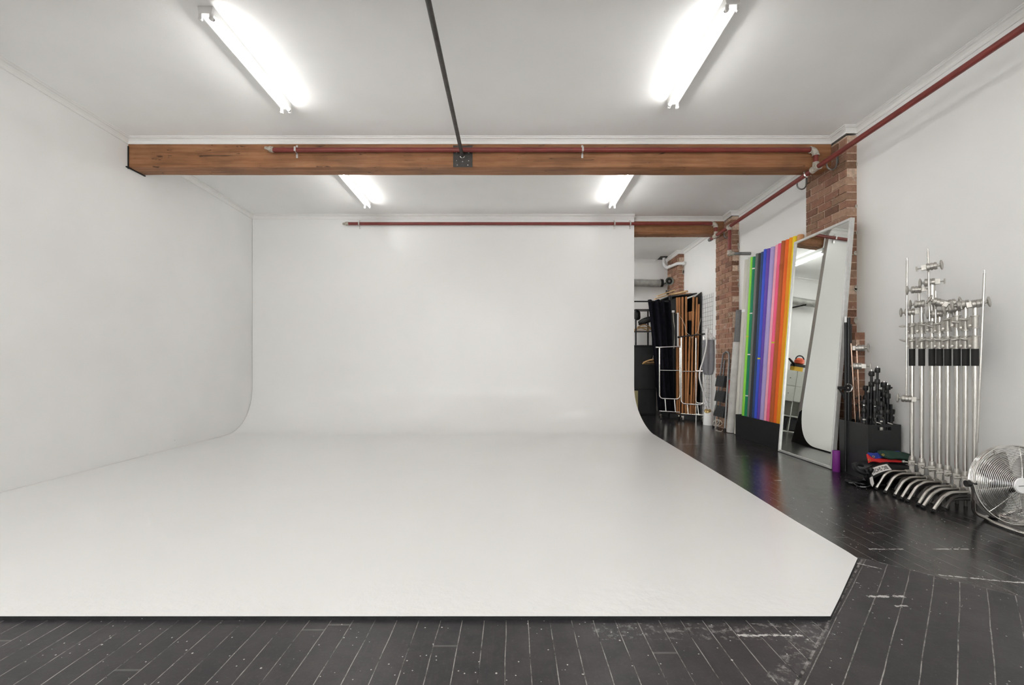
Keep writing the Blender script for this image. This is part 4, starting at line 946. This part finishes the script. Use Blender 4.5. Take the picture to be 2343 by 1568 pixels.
# ---------------------------------------------------------------- black box full of light stands
A, Bb, Cc, Dd = Vector((3.437, 4.37, 0)), Vector((3.768, 4.39, 0)), Vector((3.800, 4.862, 0)), Vector((3.486, 4.825, 0))
BH = .541
t = thing('stand_storage_box', (A+Bb+Cc+Dd)/4, 'square black open box crammed with folded light stands', 'box')
def panel_(a, b, nm, mt, hole=False):
    a, b = Vector(a), Vector(b); u = (b-a).normalized(); w = Vector((-u.y, u.x, 0))*.016; Z = Vector((0, 0, BH))
    if not hole:
        return MB().hexa([a, b, b+w, a+w], [a+Z, b+Z, b+Z+w, a+Z+w]).build(nm, mt, t, bevel=.002)
    L = (b-a).length; h0, h1, zl, zh = .10, L-.10, BH-.055, BH-.022; m = MB()
    def pc(s0, s1, z0, z1):
        p0, p1 = a+u*s0, a+u*s1; z0, z1 = Vector((0, 0, z0)), Vector((0, 0, z1))
        m.hexa([p0+z0, p1+z0, p1+z0+w, p0+z0+w], [p0+z1, p1+z1, p1+z1+w, p0+z1+w])
    pc(0, L, 0, zl); pc(0, h0, zl, BH); pc(h1, L, zl, BH); pc(h0, h1, zh, BH)
    return m.build(nm, mt, t)
panel_(A, Bb, 'front_panel', 'black_wood', True); panel_(Bb+Vector((-.0, .002, 0)), Cc, 'side_panel', 'black_wood'); panel_(Cc, Dd, 'back_panel', 'black_wood'); panel_(Dd, A+Vector((0, .018, 0)), 'side_panel', 'black_wood')
MB().hexa([A+Vector((.02, .02, .004)), Bb+Vector((-.02, .02, .004)), Cc+Vector((-.02, -.02, .004)), Dd+Vector((.02, -.02, .004))], [A+Vector((.02, .02, .02)), Bb+Vector((-.02, .02, .02)), Cc+Vector((-.02, -.02, .02)), Dd+Vector((.02, -.02, .02))]).build('bottom_panel', 'black_wood', t)
def light_stand(px, py, depth, label, thick=1., lean=(0, 0), style=0):
    Y = depth; top = Vector((fx(px, Y), Y, fz(py, Y))); base = Vector((top.x-lean[0], top.y-lean[1], .025)); ax = (top-base).normalized(); H = (top-base).length
    x, y, _ = basis(ax); rn = random.Random(int(px*7+py))
    t = thing('folded_light_stand', base, label, 'light stand', 'folded black light stands in the black box')
    r = .011*thick; at = lambda s, dx=0, dy=0: base+ax*s+x*dx+y*dy
    MB().cyl(at(.02), at(H*.55), r*1.3, n=12).cyl(at(H*.5), at(H*.86), r*1.05, n=12).cyl(at(H*.80), at(H-.035), r*.8, n=12).build('column', 'black_metal', t)
    for k in range(3):
        a_ = 2*PI*k/3+rn.random(); dx, dy = .021*thick*math.cos(a_), .021*thick*math.sin(a_)
        l = MB().tube([at(.0, dx, dy), at(H*.78, dx*.95, dy*.95)], .0085*thick, 8)
        l.cyl(at(-.0, dx, dy), at(.03, dx, dy), .009*thick).build('leg', 'black_metal', t)
    for s_ in (.50, .66, .82, .93):
        s_ += rn.random()*.02; a_ = rn.random()*6
        cl = MB().lathe([(r*1.4, 0), (r*1.65, .006), (r*1.65, .044), (r*1.35, .05)], at(H*s_), ax, 12).build('collar', 'black_plastic', t)
        q = at(H*s_+.022); kd = x*math.cos(a_)+y*math.sin(a_)
        MB().cyl(q, q+kd*.028, .004, n=8).ball(q+kd*.030, .009, 10, 6, (1, 1, 1)).build('knob', 'black_plastic', cl)
    MB().lathe([(.0105, 0), (.0105, .016), (.008, .019), (.008, .026), (.0105, .029), (.0105, .052), (.006, .056)], at(H-.05), ax, 12).build('spigot', 'silver', t)
    if style: MB().lathe([(r*1.8, 0), (r*2.3, .01), (r*2.3, .05), (r*1.5, .06)], at(H*.60), ax, 12).lathe([(r*2.0, 0), (r*2.0, .012)], at(H*.74), ax, 12).build('spreader', 'cast', t)
LS = [(1994.5, 846, 4.55, 'tallest-but-one black light stand with a plug-shaped head', 1.35, (.02, 0), 0), (2008, 839, 4.47, 'tallest black light stand, bare silver spigot on top', 1.2, (.02, 0), 0),
      (2022.5, 873, 4.46, 'thick black light stand with wide collars near the wall', 1.5, (.015, .0), 0), (2031, 878, 4.44, 'black light stand nearest the wall with a domed silver tip', 1.35, (.01, 0), 0),
      (1981, 884, 4.70, 'black light stand with a curved clip, behind the silver-tipped ones', 1.2, (.015, .0), 0), (1966.5, 905, 4.72, 'thin black light stand with a pointed silver tip', .9, (.03, .0), 0),
      (1977, 917, 4.52, 'short stand with a cone-shaped grey head at the front of the box', 1.1, (.01, 0), 1), (1983, 913, 4.60, 'short black stand with a bright cylinder tip', .9, (.0, .0), 0),
      (2002, 919, 4.46, 'thin black stand with a bright cylinder tip, mid box', .85, (.01, 0), 0), (2016.5, 921, 4.435, 'short front stand with a grey cone head and round knobs', 1.3, (.01, 0), 1),
      (2012, 890, 4.62, 'black light stand half hidden at the back of the box', 1.2, (.01, 0), 0), (2041, 938, 4.44, 'short thick dark stand at the wall corner of the box', 1.3, (.05, 0), 0),
      (1989, 905, 4.74, 'black light stand half hidden behind the short silver-tipped ones', 1.1, (.0, .0), 0)]
for a_ in LS: light_stand(*a_)
for i, (px, py, Y) in enumerate(((2006, 968, 4.42), (2012.5, 970, 4.415), (2024, 966, 4.42), (2038, 971, 4.415))):
    c = Vector((fx(px, Y), Y, fz(py, Y)))
    t = thing('wing_knob', c, ['upright chrome clamp lever on the stand box rim', 'bright flat chrome wing lever above the box handle slot', 'slim slanting chrome lever above the box rim', 'bright flat chrome wing lever nearest the wall'][i], 'clamp lever', 'chrome levers above the box rim')
    if i % 2: MB().ball(c, .03, 12, 8, (1.2, .25, .35), Matrix.Rotation(.45, 3, 'Y')).build('wing', 'chrome', t)
    else: MB().cyl(c+Vector((-.006, 0, -.02)), c+Vector((-.022, 0, .05)), .006, n=8).build('lever', 'chrome', t)
    MB().cyl(c+Vector((0, .005, -.0)), c+Vector((0, .05, -.06)), .008, n=8).cyl(c+Vector((0, .05, -.06)), (c.x, c.y+.05, .03), .009).build('shaft', 'black_metal', t)
# tall black poles and silver arms between mirror and pillar
def pole(px, py, Y, r, label, m_='black_metal', dx=.0, tip=None):
    t = thing('black_pole', (fx(px, Y), Y, .02), label, 'pole', 'tall black poles behind the mirror')
    x = fx(px, Y); z = fz(py, Y)
    MB().cyl((x-dx, Y, .022), (x, Y, z), r, n=14).build('shaft', m_, t)
    if tip: MB().cyl((x, Y, z), (x, Y, z+.06), r*.9, n=12).build('tip', 'white_plastic', t)
    MB().lathe([(r*1.3, 0), (r*1.3, .05)], (x-dx*.5, Y, (z+.02)/2), (0, 0, 1), 12).build('joint', 'black_plastic', t)
pole(1935, 738, 4.73, .013, 'tall black pole with a clear tip beside the mirror edge', tip=1)
pole(1941.5, 727, 4.72, .017, 'thickest tall black pole behind the mirror edge')
pole(1947, 742, 4.77, .008, 'slim black pole next to the thick one behind the mirror')
t = thing('tilt_bracket', (3.53, 4.66, .9), 'black swivel bracket with a silver half-ring scale', 'bracket')
c = Vector((fx(1940, 4.66), 4.66, fz(888, 4.66)))
MB().cyl(c+Vector((0, .0, 0)), c+Vector((0, .03, 0)), .032, n=18).box(c+Vector((-.04, .015, .0)), (.10, .02, .03)).tube([c+Vector((-.09, .01, .0)), c+Vector((-.05, .01, -.06)), c+Vector((-.03, .01, -.11))], .008, 6).build('body', 'black_plastic', t)
MB().tube(arc(c+Vector((0, -.004, 0)), (1, 0, 0), (0, 0, 1), .040, -1.9, 1.75, 18), .0055, 8).build('scale_ring', 'silver', t)
MB().ball(c+Vector((0, -.002, 0)), .008).build('centre_bolt', 'silver', t)
MB().cyl(c+Vector((0, .03, -.02)), Vector((c.x, c.y+.03, .022)), .010).build('stem', 'black_metal', t)
# ---------------------------------------------------------------- grip heads and C-stands
def grip_head(c, ax, vert, name, parent, r=.033, scale=1.):
    # disc stack along ax, block with T handle on the other side, wing knob at the free end
    c = Vector(c); ax = Vector(ax).normalized(); s = scale
    o = MB().lathe([(r*.5, -.040*s), (r*.98, -.036*s), (r, -.032*s), (r, -.016*s), (r*.82, -.015*s), (r*.82, -.012*s), (r, -.011*s), (r, .006*s), (r*.82, .007*s), (r*.82, .010*s), (r, .011*s), (r, .026*s), (r*.9, .031*s), (r*.45, .034*s)], c, ax, 18)
    o.box(c+ax*(-.048*s), (.040*s, .040*s, .040*s), basis(ax)[0] and Matrix((basis(ax)[0], basis(ax)[1], ax)).transposed())
    hd = o.build(name, 'cast', parent, bevel=.0)
    R = Matrix((basis(ax)[0], basis(ax)[1], ax)).transposed()
    k = MB().cyl(c+ax*.03*s, c+ax*.052*s, .010*s, n=10)
    k.ball(c+ax*.058*s, .042*s, 16, 8, (.50, 1.0, .28), R)
    k.build('wing_knob', 'cast', hd)
    x, y, _ = basis(ax)
    tpt = c+ax*(-.052*s)
    MB().cyl(tpt, tpt-ax*.045*s, .005*s, n=8).cyl(tpt-ax*.045*s-y*.022*s, tpt-ax*.045*s+y*.022*s, .0055*s, n=8).build('t_handle', 'cast', hd)
    return hd
VIEWL = Vector((-.75, .66, 0))      # along the picture towards the mirror, across the sight line
def dirn(sgn, tilt=0.): v = VIEWL*sgn; return Vector((v.x, v.y, tilt)).normalized()
polepx = [2086.8, 2109, 2132.5, 2150, 2168.5, 2189.5, 2209.5, 2231]
tips = [(2005, 1121), (2025.7, 1128.4), (2047.5, 1137), (2062.6, 1143.5), (2077.7, 1149), (2101.4, 1157.7), (2111.8, 1163.4), (2135.4, 1172)]
hubpy = [1078.7, 1084.5, 1092.5, 1099, 1103, 1112, 1118, 1124.6]
heads = [(2081, 714, 1, 0), (2098.5, 695.5, 1, 0), (2122, 646, 1, 0), (2137, 718, 1, 0), (2167, 695, -1, .2), (2189, 706, 1, -.2), (2205, 697, 1, -.1), (2232, 695, -1, .15)]
names8 = ['C-stand closest to the black box, end of the row', 'C-stand second from the black box', 'C-stand with the tallest fat upper tube', 'C-stand fourth from the black box, low grip head', 'C-stand fifth from the black box',
          'C-stand third from the fan', 'C-stand second from the fan', 'C-stand closest to the fan, end of the row']
def floorpt(px, py): Y = FPX*CAMZ/(py-HY); return Vector((fx(px, Y), Y, 0))
SXW = 3.62
coll_up = [(739, 765), (737, 764), (735, 762), (738, 764), (732, 759), (722, 751), (728, 757), (722, 752)]
for i in range(8):
    Y = atX(polepx[i], SXW); X = SXW
    t = thing('c_stand', (X, Y, 0), 'chrome '+names8[i], 'light stand', 'row of chrome C-stands along the white wall')
    zs0, zs1 = fz(837.5, Y), fz(798.5, Y); zh = fz(hubpy[i], Y)
    MB().cyl((X, Y, zh+.01), (X, Y, zs0+.01), .0165, n=18).build('lower_tube', 'satin', t)
    MB().lathe([(.0225, 0), (.023, .004), (.023, zs1-zs0-.004), (.0225, zs1-zs0)], (X, Y, zs0), (0, 0, 1), 20).build('grip_sleeve', 'black_sleeve', t)
    c0, c1 = zs1, zs1+.105; yu0, yu1 = fz(coll_up[i][1], Y), fz(coll_up[i][0], Y)
    for (a0, a1, rr) in ((c0, c1, .0235), (yu0, yu1, .0215)):
        co = MB().lathe([(rr+.006, 0), (rr+.006, .006), (rr, .008), (rr, a1-a0-.010), (rr+.007, a1-a0-.008), (rr+.007, a1-a0-.002), (rr, a1-a0)], (X, Y, a0), (0, 0, 1), 18)
        lug = Vector((X, Y, 0))+VIEWL*.026
        co.box((lug.x, lug.y, (a0+a1)/2), (.022, .022, (a1-a0)*.8)).cyl((lug.x-.012, lug.y-.012, a0+.025), (lug.x-.022, lug.y-.020, a0+.025), .008, n=8)
        co = co.build('collar', 'cast', t)
        q = Vector((X, Y, a1-.028))+VIEWL*.036
        tl = .012*math.sin(i*2.1)
        MB().cyl(q-VIEWL*.01, q+VIEWL*.02, .006, n=8).ball(q+VIEWL*.026, .030, 14, 8, (1.0, .30, .30), Matrix.Rotation(2.42+tl*20, 3, 'Z') @ Matrix.Rotation(.45*math.sin(i*1.7+a0*9), 3, 'Y')).build('t_handle', 'cast', co)
    hx, hpy, sg, tl = heads[i]; hz = fz(hpy, Y)
    MB().cyl((X, Y, c1-.01), (X, Y, yu0+.01), .0135, n=14).build('middle_tube', 'satin', t)
    MB().cyl((X, Y, yu1-.01), (X, Y, max(yu1+.03, hz-.02)), .0155 if i != 2 else .022, n=14).build('upper_tube', 'satin', t)
    ho = Vector((X, Y, hz))+VIEWL*(.018*sg)
    grip_head(ho, dirn(sg, tl), None, 'grip_head', t)
    # turtle base: hub casting, hexagonal sleeve, one visible leg, two folded under it
    R45 = Matrix.Rotation(.72, 3, 'Z')
    hb = MB().rbox((X, Y, zh+.075), (.052, .052, .05), .008, R45).lathe([(.024, 0), (.026, .01), (.022, .03), (.018, .045)], (X, Y, zh+.095), (0, 0, 1), 16)
    hb.rbox((X, Y, zh+.022), (.040, .040, .060), .006, R45).build('base_hub', 'cast', t, bevel=.002)
    q = Vector((X, Y, zh+.078))
    MB().cyl(q+VIEWL*.025, q+VIEWL*.050, .006, n=8).ball(q+VIEWL*.058, .014, 10, 8, (1, 1, 1)).cyl(q+Vector((-.02, -.02, 0)), q+Vector((-.05, -.05, 0)), .007).cyl(q+Vector((-.05-.012, -.05+.012, -.004)), q+Vector((-.05+.018, -.05-.018, .004)), .0075).build('base_knob', 'cast', t)
    tip = floorpt(*tips[i]); d_ = (tip-Vector((X, Y, 0))); L = d_.length; u = d_.normalized(); zl = zh+.0
    pts = [Vector((X, Y, zl))+u*.012, Vector((X, Y, zl))+u*L*.30, Vector((X, Y, zl+.002))+u*L*.55, Vector((X, Y, zl-.012))+u*L*.68, Vector((X, Y, zl*.72))+u*L*.80, Vector((tip.x, tip.y, .012))]
    pp = smooth_path(pts, 5); lg = MB().tube(pp, .0125, 12).build('leg', 'satin', t)
    e = (pp[-1]-pp[-2]).normalized(); MB().cyl(pp[-1]-e*.008, pp[-1]+e*.010, .0135, n=12).build('rubber_foot', 'rubber', lg)
    MB().cyl(pp[1], pp[3], .0165, n=12).build('leg_socket', 'cast', lg)
    for k, dz in ((1, -.035), (2, -.062)):
        if zl+dz < .03: dz = .03-zl
        u2 = Vector((u.x*.98, u.y+.10*k, 0)).normalized()
        L2 = L*.62
        q2 = [Vector((X, Y, zl+dz))+u2*.012, Vector((X, Y, zl+dz))+u2*L2*.6, Vector((X, Y, max(zl+dz-.03, .02)))+u2*L2*.85, Vector((X, Y, .012))+u2*L2]
        MB().tube(smooth_path(q2, 4), .0115, 10).build('leg', 'dark_steel', t)
    MB().cyl((X, Y, .0), (X, Y, zh+.01), .0125, n=12).build('centre_post', 'dark_steel', t)
# grip arms clamped in the heads
def grip_arm(tx, ty, bx_, by_, X, label, headpos=None, sg=1, tilt=0., r=.0078):
    Yt = atX(tx, X); Yb = atX(bx_, X); a = Vector((X, Yt, fz(ty, Yt))); b = Vector((X, Yb, fz(by_, Yb)))
    t = thing('grip_arm', b, label, 'grip arm', 'chrome grip arms clamped on the C-stands')
    MB().cyl(b, a, r, n=12).build('rod', 'satin', t)
    MB().cyl(a, a+(a-b).normalized()*.012, r*.6, n=10).cyl(a+(a-b).normalized()*.012, a+(a-b).normalized()*.022, r*.85, n=10).build('rod_end', 'silver', t)
    if headpos:
        Yh = atX(headpos[0], X); grip_head(Vector((X, Yh, fz(headpos[1], Yh)))-Vector((.02, .02, 0)), dirn(sg, tilt), None, 'grip_head', t, .031)
    return t, a, b
grip_arm(2075.6, 596, 2073.5, 912, SXW-.045, 'long vertical grip arm beside the first C-stand, clamp at its foot', (2074, 912), 1, .05)
grip_arm(2123.5, 576, 2127, 735, SXW-.05, 'highest chrome grip arm, clamp near its top', (2133, 611), -1, .1)
grip_arm(2102.5, 668, 2104, 700, SXW-.02, 'short upright grip arm above the second C-stand', (2096, 664), 1, 0)
grip_arm(2252.5, 625, 2236, 1013, SXW-.055, 'long slanting chrome grip arm at the fan end of the row', None)
grip_arm(2141, 672, 2141, 742, SXW-.045, 'short dark-tipped grip arm behind the fourth C-stand', (2146, 692), 1, .5)
grip_arm(2141, 838, 2149, 1040, SXW+.06, 'thin grip arm hanging behind the middle C-stands', None, r=.006)
# two brushed arms with grip heads standing in the black box beside the pillar
for (tx, ty, bx_, by_, hpx, hpy, sg, lab) in ((1947, 786, 1956.5, 950, 1959, 838, 1, 'slanting brushed grip arm in the black box, clamp halfway'), (1959.7, 789, 1966.5, 930, 1967, 796.5, -1, 'brushed grip arm in the black box with a round clamp at its top')):
    Y = 4.70; a = Vector((fx(tx, Y), Y, fz(ty, Y))); b0_ = Vector((fx(bx_, Y), Y, fz(by_, Y))); b = a+(b0_-a)*((a.z-.03)/(a.z-b0_.z)); b.x = min(b.x, 3.72)
    t = thing('grip_arm', b, lab, 'grip arm', 'grip arms in the black box')
    MB().cyl(b, a, .0075, n=12).build('rod', 'copper', t)
    grip_head(Vector((fx(hpx, Y), Y-.01, fz(hpy, Y))), dirn(sg, 0), None, 'grip_head', t, .034, 1.1)
# ---------------------------------------------------------------- purple foam roller
MB_ = MB().lathe([(.033, 0), (.035, .003), (.035, .217), (.033, .22), (.014, .22), (.014, .12)], (3.405, 4.755, .001), (0, 0, 1), 24)
tag(MB_.build('foam_roller', 'purple'), 'short purple cylinder standing beside the foot of the mirror', 'roller')
# ---------------------------------------------------------------- sandbags
def cloth_bag(name, x0, x1, yc, z0, wy, th, m_, label, fl=0., seed=0, curl=.0, cut=0.):
    rn = random.Random(seed)
    def fn(u, v):
        x = x0+(x1-x0)*u; y = yc+(v-.5)*wy*(1-.25*abs(2*u-1)**3)
        hump = th*(1-abs(2*v-1)**2.5)*(1-abs(2*u-1)**6)
        z = z0+hump+curl*max(0, 1-u*3.3)**1.6+fl*math.sin(u*5+seed)+.004*math.sin(u*23+v*9+seed)
        x = x+cut*(v-.5)
        return (x, y, z)
    t = thing(name, ((x0+x1)/2, yc, z0), label, 'sandbag', 'sandbags piled beside the C-stands')
    MB().grid(fn, 24, 12).build('cloth', m_, t, thick=.006)
    return t, fn
# floor layer: glossy vinyl bag, then the big black bag with its printed patch
t = thing('vinyl_sandbag', (3.4, 4.16, 0), 'glossy black vinyl bag flat on the floor under the pile', 'sandbag', 'sandbags piled beside the C-stands')
lump('', (3.44, 4.235, .026), (.30, .12, .024), '', '', '', 5, None, .12).build('cloth', 'gloss_black', t)
MB().tube(smooth_path([p(3.17, 4.20, .03), p(3.17, 4.14, .012), p(3.23, 4.11, .02), p(3.29, 4.12, .06)], 4), .010, 8).build('handle_strap', 'gloss_black', t)
t = thing('black_sandbag', (3.5, 4.2, .06), 'big black sandbag with a white printed patch', 'sandbag', 'sandbags piled beside the C-stands')
lump('', (3.50, 4.245, .135), (.28, .115, .085), '', '', '', 11, Matrix.Rotation(.08, 3, 'Y'), .14).build('cloth', 'bag_black', t)
MB().tube(smooth_path([p(3.27, 4.22, .18), p(3.21, 4.21, .20), p(3.17, 4.18, .18), p(3.20, 4.14, .14), p(3.27, 4.15, .12)], 5), .014, 8).build('carry_handle', 'bag_black', t)
MB().box((3.245, 4.125, .125), (.018, .035, .13), Matrix.Rotation(.5, 3, 'Y')).box((3.225, 4.11, .08), (.03, .01, .09), Matrix.Rotation(-.5, 3, 'Y')).build('buckle_strap', 'gloss_black', t)
MB().prism([(3.235, 4.10, .10), (3.26, 4.10, .115), (3.275, 4.10, .05), (3.26, 4.10, .02), (3.243, 4.10, .05)], (0, -.003, 0)).build('white_tag', 'label', t)
# patch lies on the shoulder of the bag, its print upside down
ctr = Vector((3.352, 4.128, .160)); ux = Vector((.83, -.05, .30)).normalized(); nrm = Vector((-.30, -.80, .58)).normalized(); nrm = (nrm-ux*nrm.dot(ux)).normalized(); uy = nrm.cross(ux)
def patch(s0, s1, t0, t1, off_, bow=.012):
    def fn(u, v):
        s_ = s0+(s1-s0)*u; q = t0+(t1-t0)*v
        return ctr+ux*s_+uy*(q+bow*(1-(s_/.10)**2))+nrm*(off_)
    return fn
MB().grid(patch(-.105, .105, -.048, .050, .0), 12, 4).build('patch_backing', 'black_plastic', t, thick=.012)
lab = MB().grid(patch(-.082, .086, -.030, .028, .0085), 12, 4).build('printed_label', 'label', t, thick=.002)
cu = bpy.data.curves.new('txt', 'FONT'); cu.body = 'BIG SHOW'; cu.size = .046; cu.align_x = 'CENTER'; cu.align_y = 'CENTER'; cu.extrude = .0006; cu.offset = .0007
to = bpy.data.objects.new('txt', cu); COL.objects.link(to); bpy.context.view_layer.update()
me = bpy.data.meshes.new_from_object(to.evaluated_get(bpy.context.evaluated_depsgraph_get())); bpy.data.objects.remove(to)
me.name = 'lettering'; oo = Vector(ORG[lab.name])
xs_ = [v.co.x for v in me.vertices]; wid = max(xs_)-min(xs_)
for v in me.vertices:
    s_ = -v.co.x*(.140/wid); q = -v.co.y*1.0
    w_ = ctr+ux*s_+uy*(q+.012*(1-(s_/.10)**2))+nrm*(.0102+v.co.z)
    v.co = w_-oo
me.materials.append(M['ink']); lo = bpy.data.objects.new('lettering', me); COL.objects.link(lo); lo.parent = lab
lab.name = 'printed_label'
def eyelet(t, c, n_):
    MB().ring(c, n_, .008, .003, 14, 6).build('eyelet', 'brass', t)
def sbag(name, poly, th, m_, label, ey):     # a flat folded bag given by a top rail and a bottom rail (x, y, z)
    top, bot = poly; n = len(top)-1; tp = smooth_path(top, 5); bt = smooth_path(bot, 5); N = len(tp)-1
    t = thing(name, tuple(sum(q[k] for q in bot)/len(bot) for k in range(3)), label, 'sandbag', 'sandbags piled beside the C-stands')
    def fn(u, v):
        i = min(int(u*N+.5), N); a_, b_ = tp[i], bt[i]; q = b_+(a_-b_)*v
        return q+Vector((-.25, -.75, .5))*(th*math.sin(PI*v)*math.sin(PI*min(1, u*1.02))**.5+.003*math.sin(u*19+v*5))
    MB().grid(fn, N, 8).build('cloth', m_, t, thick=.014)
    for e in ey: eyelet(t, e, (-.3, -.8, .5))
    return t
def q3(px, py, Y): return (fx(px, Y), Y, fz(py, Y))
sbag('red_sandbag', ([q3(1984, 1039, 4.185), q3(1995, 1049, 4.205), q3(2012, 1051, 4.225), q3(2040, 1050, 4.245), q3(2066, 1054, 4.255)],
                     [q3(1987, 1060, 4.145), q3(1998, 1056, 4.155), q3(2012, 1058, 4.165), q3(2040, 1057, 4.175), q3(2066, 1057, 4.185)]), .006, 'red_cloth', 'bright red canvas bag squeezed in the middle of the pile', [q3(1989, 1053, 4.145)])
sbag('blue_sandbag', ([q3(1986, 1037, 4.295), q3(1998, 1038.5, 4.295), q3(2014, 1036, 4.295), q3(2036, 1034, 4.295), q3(2058, 1033, 4.305)],
                      [q3(1984, 1038.5, 4.195), q3(1993, 1045, 4.205), q3(2006, 1051, 4.215), q3(2020, 1046, 4.225), q3(2050, 1045, 4.235)]), .004, 'blue_cloth', 'blue canvas bag between the red and the green one', [q3(1998.5, 1045.5, 4.205)])
sbag('green_sandbag', ([q3(2007, 1033.5, 4.265), q3(2018, 1031.5, 4.275), q3(2040, 1033, 4.285), q3(2062, 1036, 4.295), q3(2084, 1041, 4.295)],
                       [q3(2009, 1034.5, 4.195), q3(2020, 1044, 4.175), q3(2034, 1050, 4.165), q3(2056, 1050, 4.175), q3(2082, 1053, 4.195)]), .006, 'green_cloth', 'dark green canvas bag on top of the pile', [q3(2020.5, 1041, 4.165)])
lump_ = lump('', (3.58, 4.27, .225), (.16, .07, .040), '', '', '', 21)
tag(lump_.build('black_sandbag', 'bag_black'), 'small black sandbag hidden behind the red one in the pile', 'sandbag', 'sandbags piled beside the C-stands')
# ---------------------------------------------------------------- floor fan
FC = Vector((3.405, 3.06, .318)); FR = .256
nrm_f = Vector((-.10, -.985, .10)).normalized()
t = thing('floor_fan', (FC.x, FC.y, 0), 'chrome wire-cage floor fan beside the last C-stand', 'fan')
xf, yf, _ = basis(nrm_f)
def dome(r): return .036*(1-(r/FR)**2.4)
m = MB(); nr_ = 21
for i in range(nr_):
    r = .058+(FR-.006-.058)*i/(nr_-1); m.ring(FC+nrm_f*dome(r), nrm_f, r, .0019, 72, 5)
for k in range(10):
    a_ = 2*PI*k/10+.16; dv = xf*math.cos(a_)+yf*math.sin(a_)
    m.tube([FC+dv*r+nrm_f*(dome(r)-.003) for r in (.05, .09, .13, .17, .21, .24, FR)], .0022, 5)
m.build('front_cage', 'chrome', t)
m = MB()
for i in range(12):
    r = .075+(FR-.006-.075)*i/11; m.ring(FC-nrm_f*(.052+dome(r)*.9), nrm_f, r, .0019, 64, 5)
for k in range(10):
    a_ = 2*PI*k/10; dv = xf*math.cos(a_)+yf*math.sin(a_)
    m.tube([FC+dv*r-nrm_f*(.052+dome(r)*.9) for r in (.06, .12, .18, .23, FR)], .0022, 5)
for k in range(5): m.ring(FC-nrm_f*(.008+.010*k), nrm_f, FR+.002, .0019, 72, 5)
m.build('rear_cage', 'chrome', t)
MB().lathe([(FR+.003, -.006), (FR+.009, -.004), (FR+.009, .004), (FR+.003, .006)], FC, nrm_f, 72, cap=False).build('rim_band', 'chrome', t, thick=.002)
MB().lathe([(.050, -.004), (.052, .004), (.047, .010), (.0, .012)], FC+nrm_f*.034, nrm_f, 28).build('hub_badge', 'white_plastic', t)
MB().box(FC+nrm_f*.0475, (.062, .005, .002), Matrix((xf, yf, nrm_f)).transposed() @ Matrix.Rotation(.08, 3, 'Z')).build('badge_script', 'galv', t)
m = MB()
for k in range(4):
    a0 = 2*PI*k/4+.9
    def bl(u, v, a0=a0):
        r = .03+.19*u; a_ = a0+(v-.5)*(.95+.2*math.sin(PI*u))-.25*u
        return FC+(xf*math.cos(a_)+yf*math.sin(a_))*r+nrm_f*(-.028+(v-.5)*-.045*(1-.3*u))
    m.grid(bl, 8, 8)
m.build('blades', 'galv', t, thick=.002)
MB().lathe([(.02, 0), (.06, .005), (.065, .03), (.065, .09), (.04, .11)], FC-nrm_f*.04, -nrm_f, 20).lathe([(.035, -.02), (.035, .03)], FC-nrm_f*.03, nrm_f, 16).build('motor', 'black_metal', t)
ha = Vector((-.995, .10, 0)).normalized()
S1 = FC+ha*(FR+.022); S2 = FC-ha*(FR+.022)
path = [S1, p(3.155, 3.10, .265), p(3.225, 3.17, .150), p(3.31, 3.24, .07), p(3.44, 3.30, .018), p(3.50, 3.335, .0135), p(3.58, 3.345, .0135), p(3.65, 3.28, .07), p(3.685, 3.17, .16), p(3.70, 3.08, .26), S2]
MB().tube(smooth_path(path, 6), .0125, 12).build('tube_stand', 'chrome', t)
MB().tube(smooth_path([p(3.44, 3.30, .016), p(3.40, 3.20, .0135), p(3.38, 3.02, .0135), p(3.44, 2.95, .0135), p(3.56, 2.95, .0135), p(3.62, 3.02, .0135), p(3.61, 3.20, .0135), p(3.59, 3.33, .016)], 6), .0115, 10).build('front_foot_tube', 'chrome', t)
for sg_, S_ in ((1, S1), (-1, S2)):
    MB().cyl(FC+ha*sg_*(FR-.01), S_+ha*sg_*.030, .008).cyl(S_+ha*sg_*.012, S_+ha*sg_*.034, .022, n=16).build('pivot_knob', 'black_plastic', t)
MB().cyl((3.49, 3.332, .0135), (3.57, 3.345, .0135), .0138, n=12).build('rubber_foot', 'rubber', t)
# ragged painted skirting behind the fan and last stands
struct(MB().box((XR-.006, 3.35, .028), (.012, 1.7, .056)).build('baseboard_right', 'trim'))
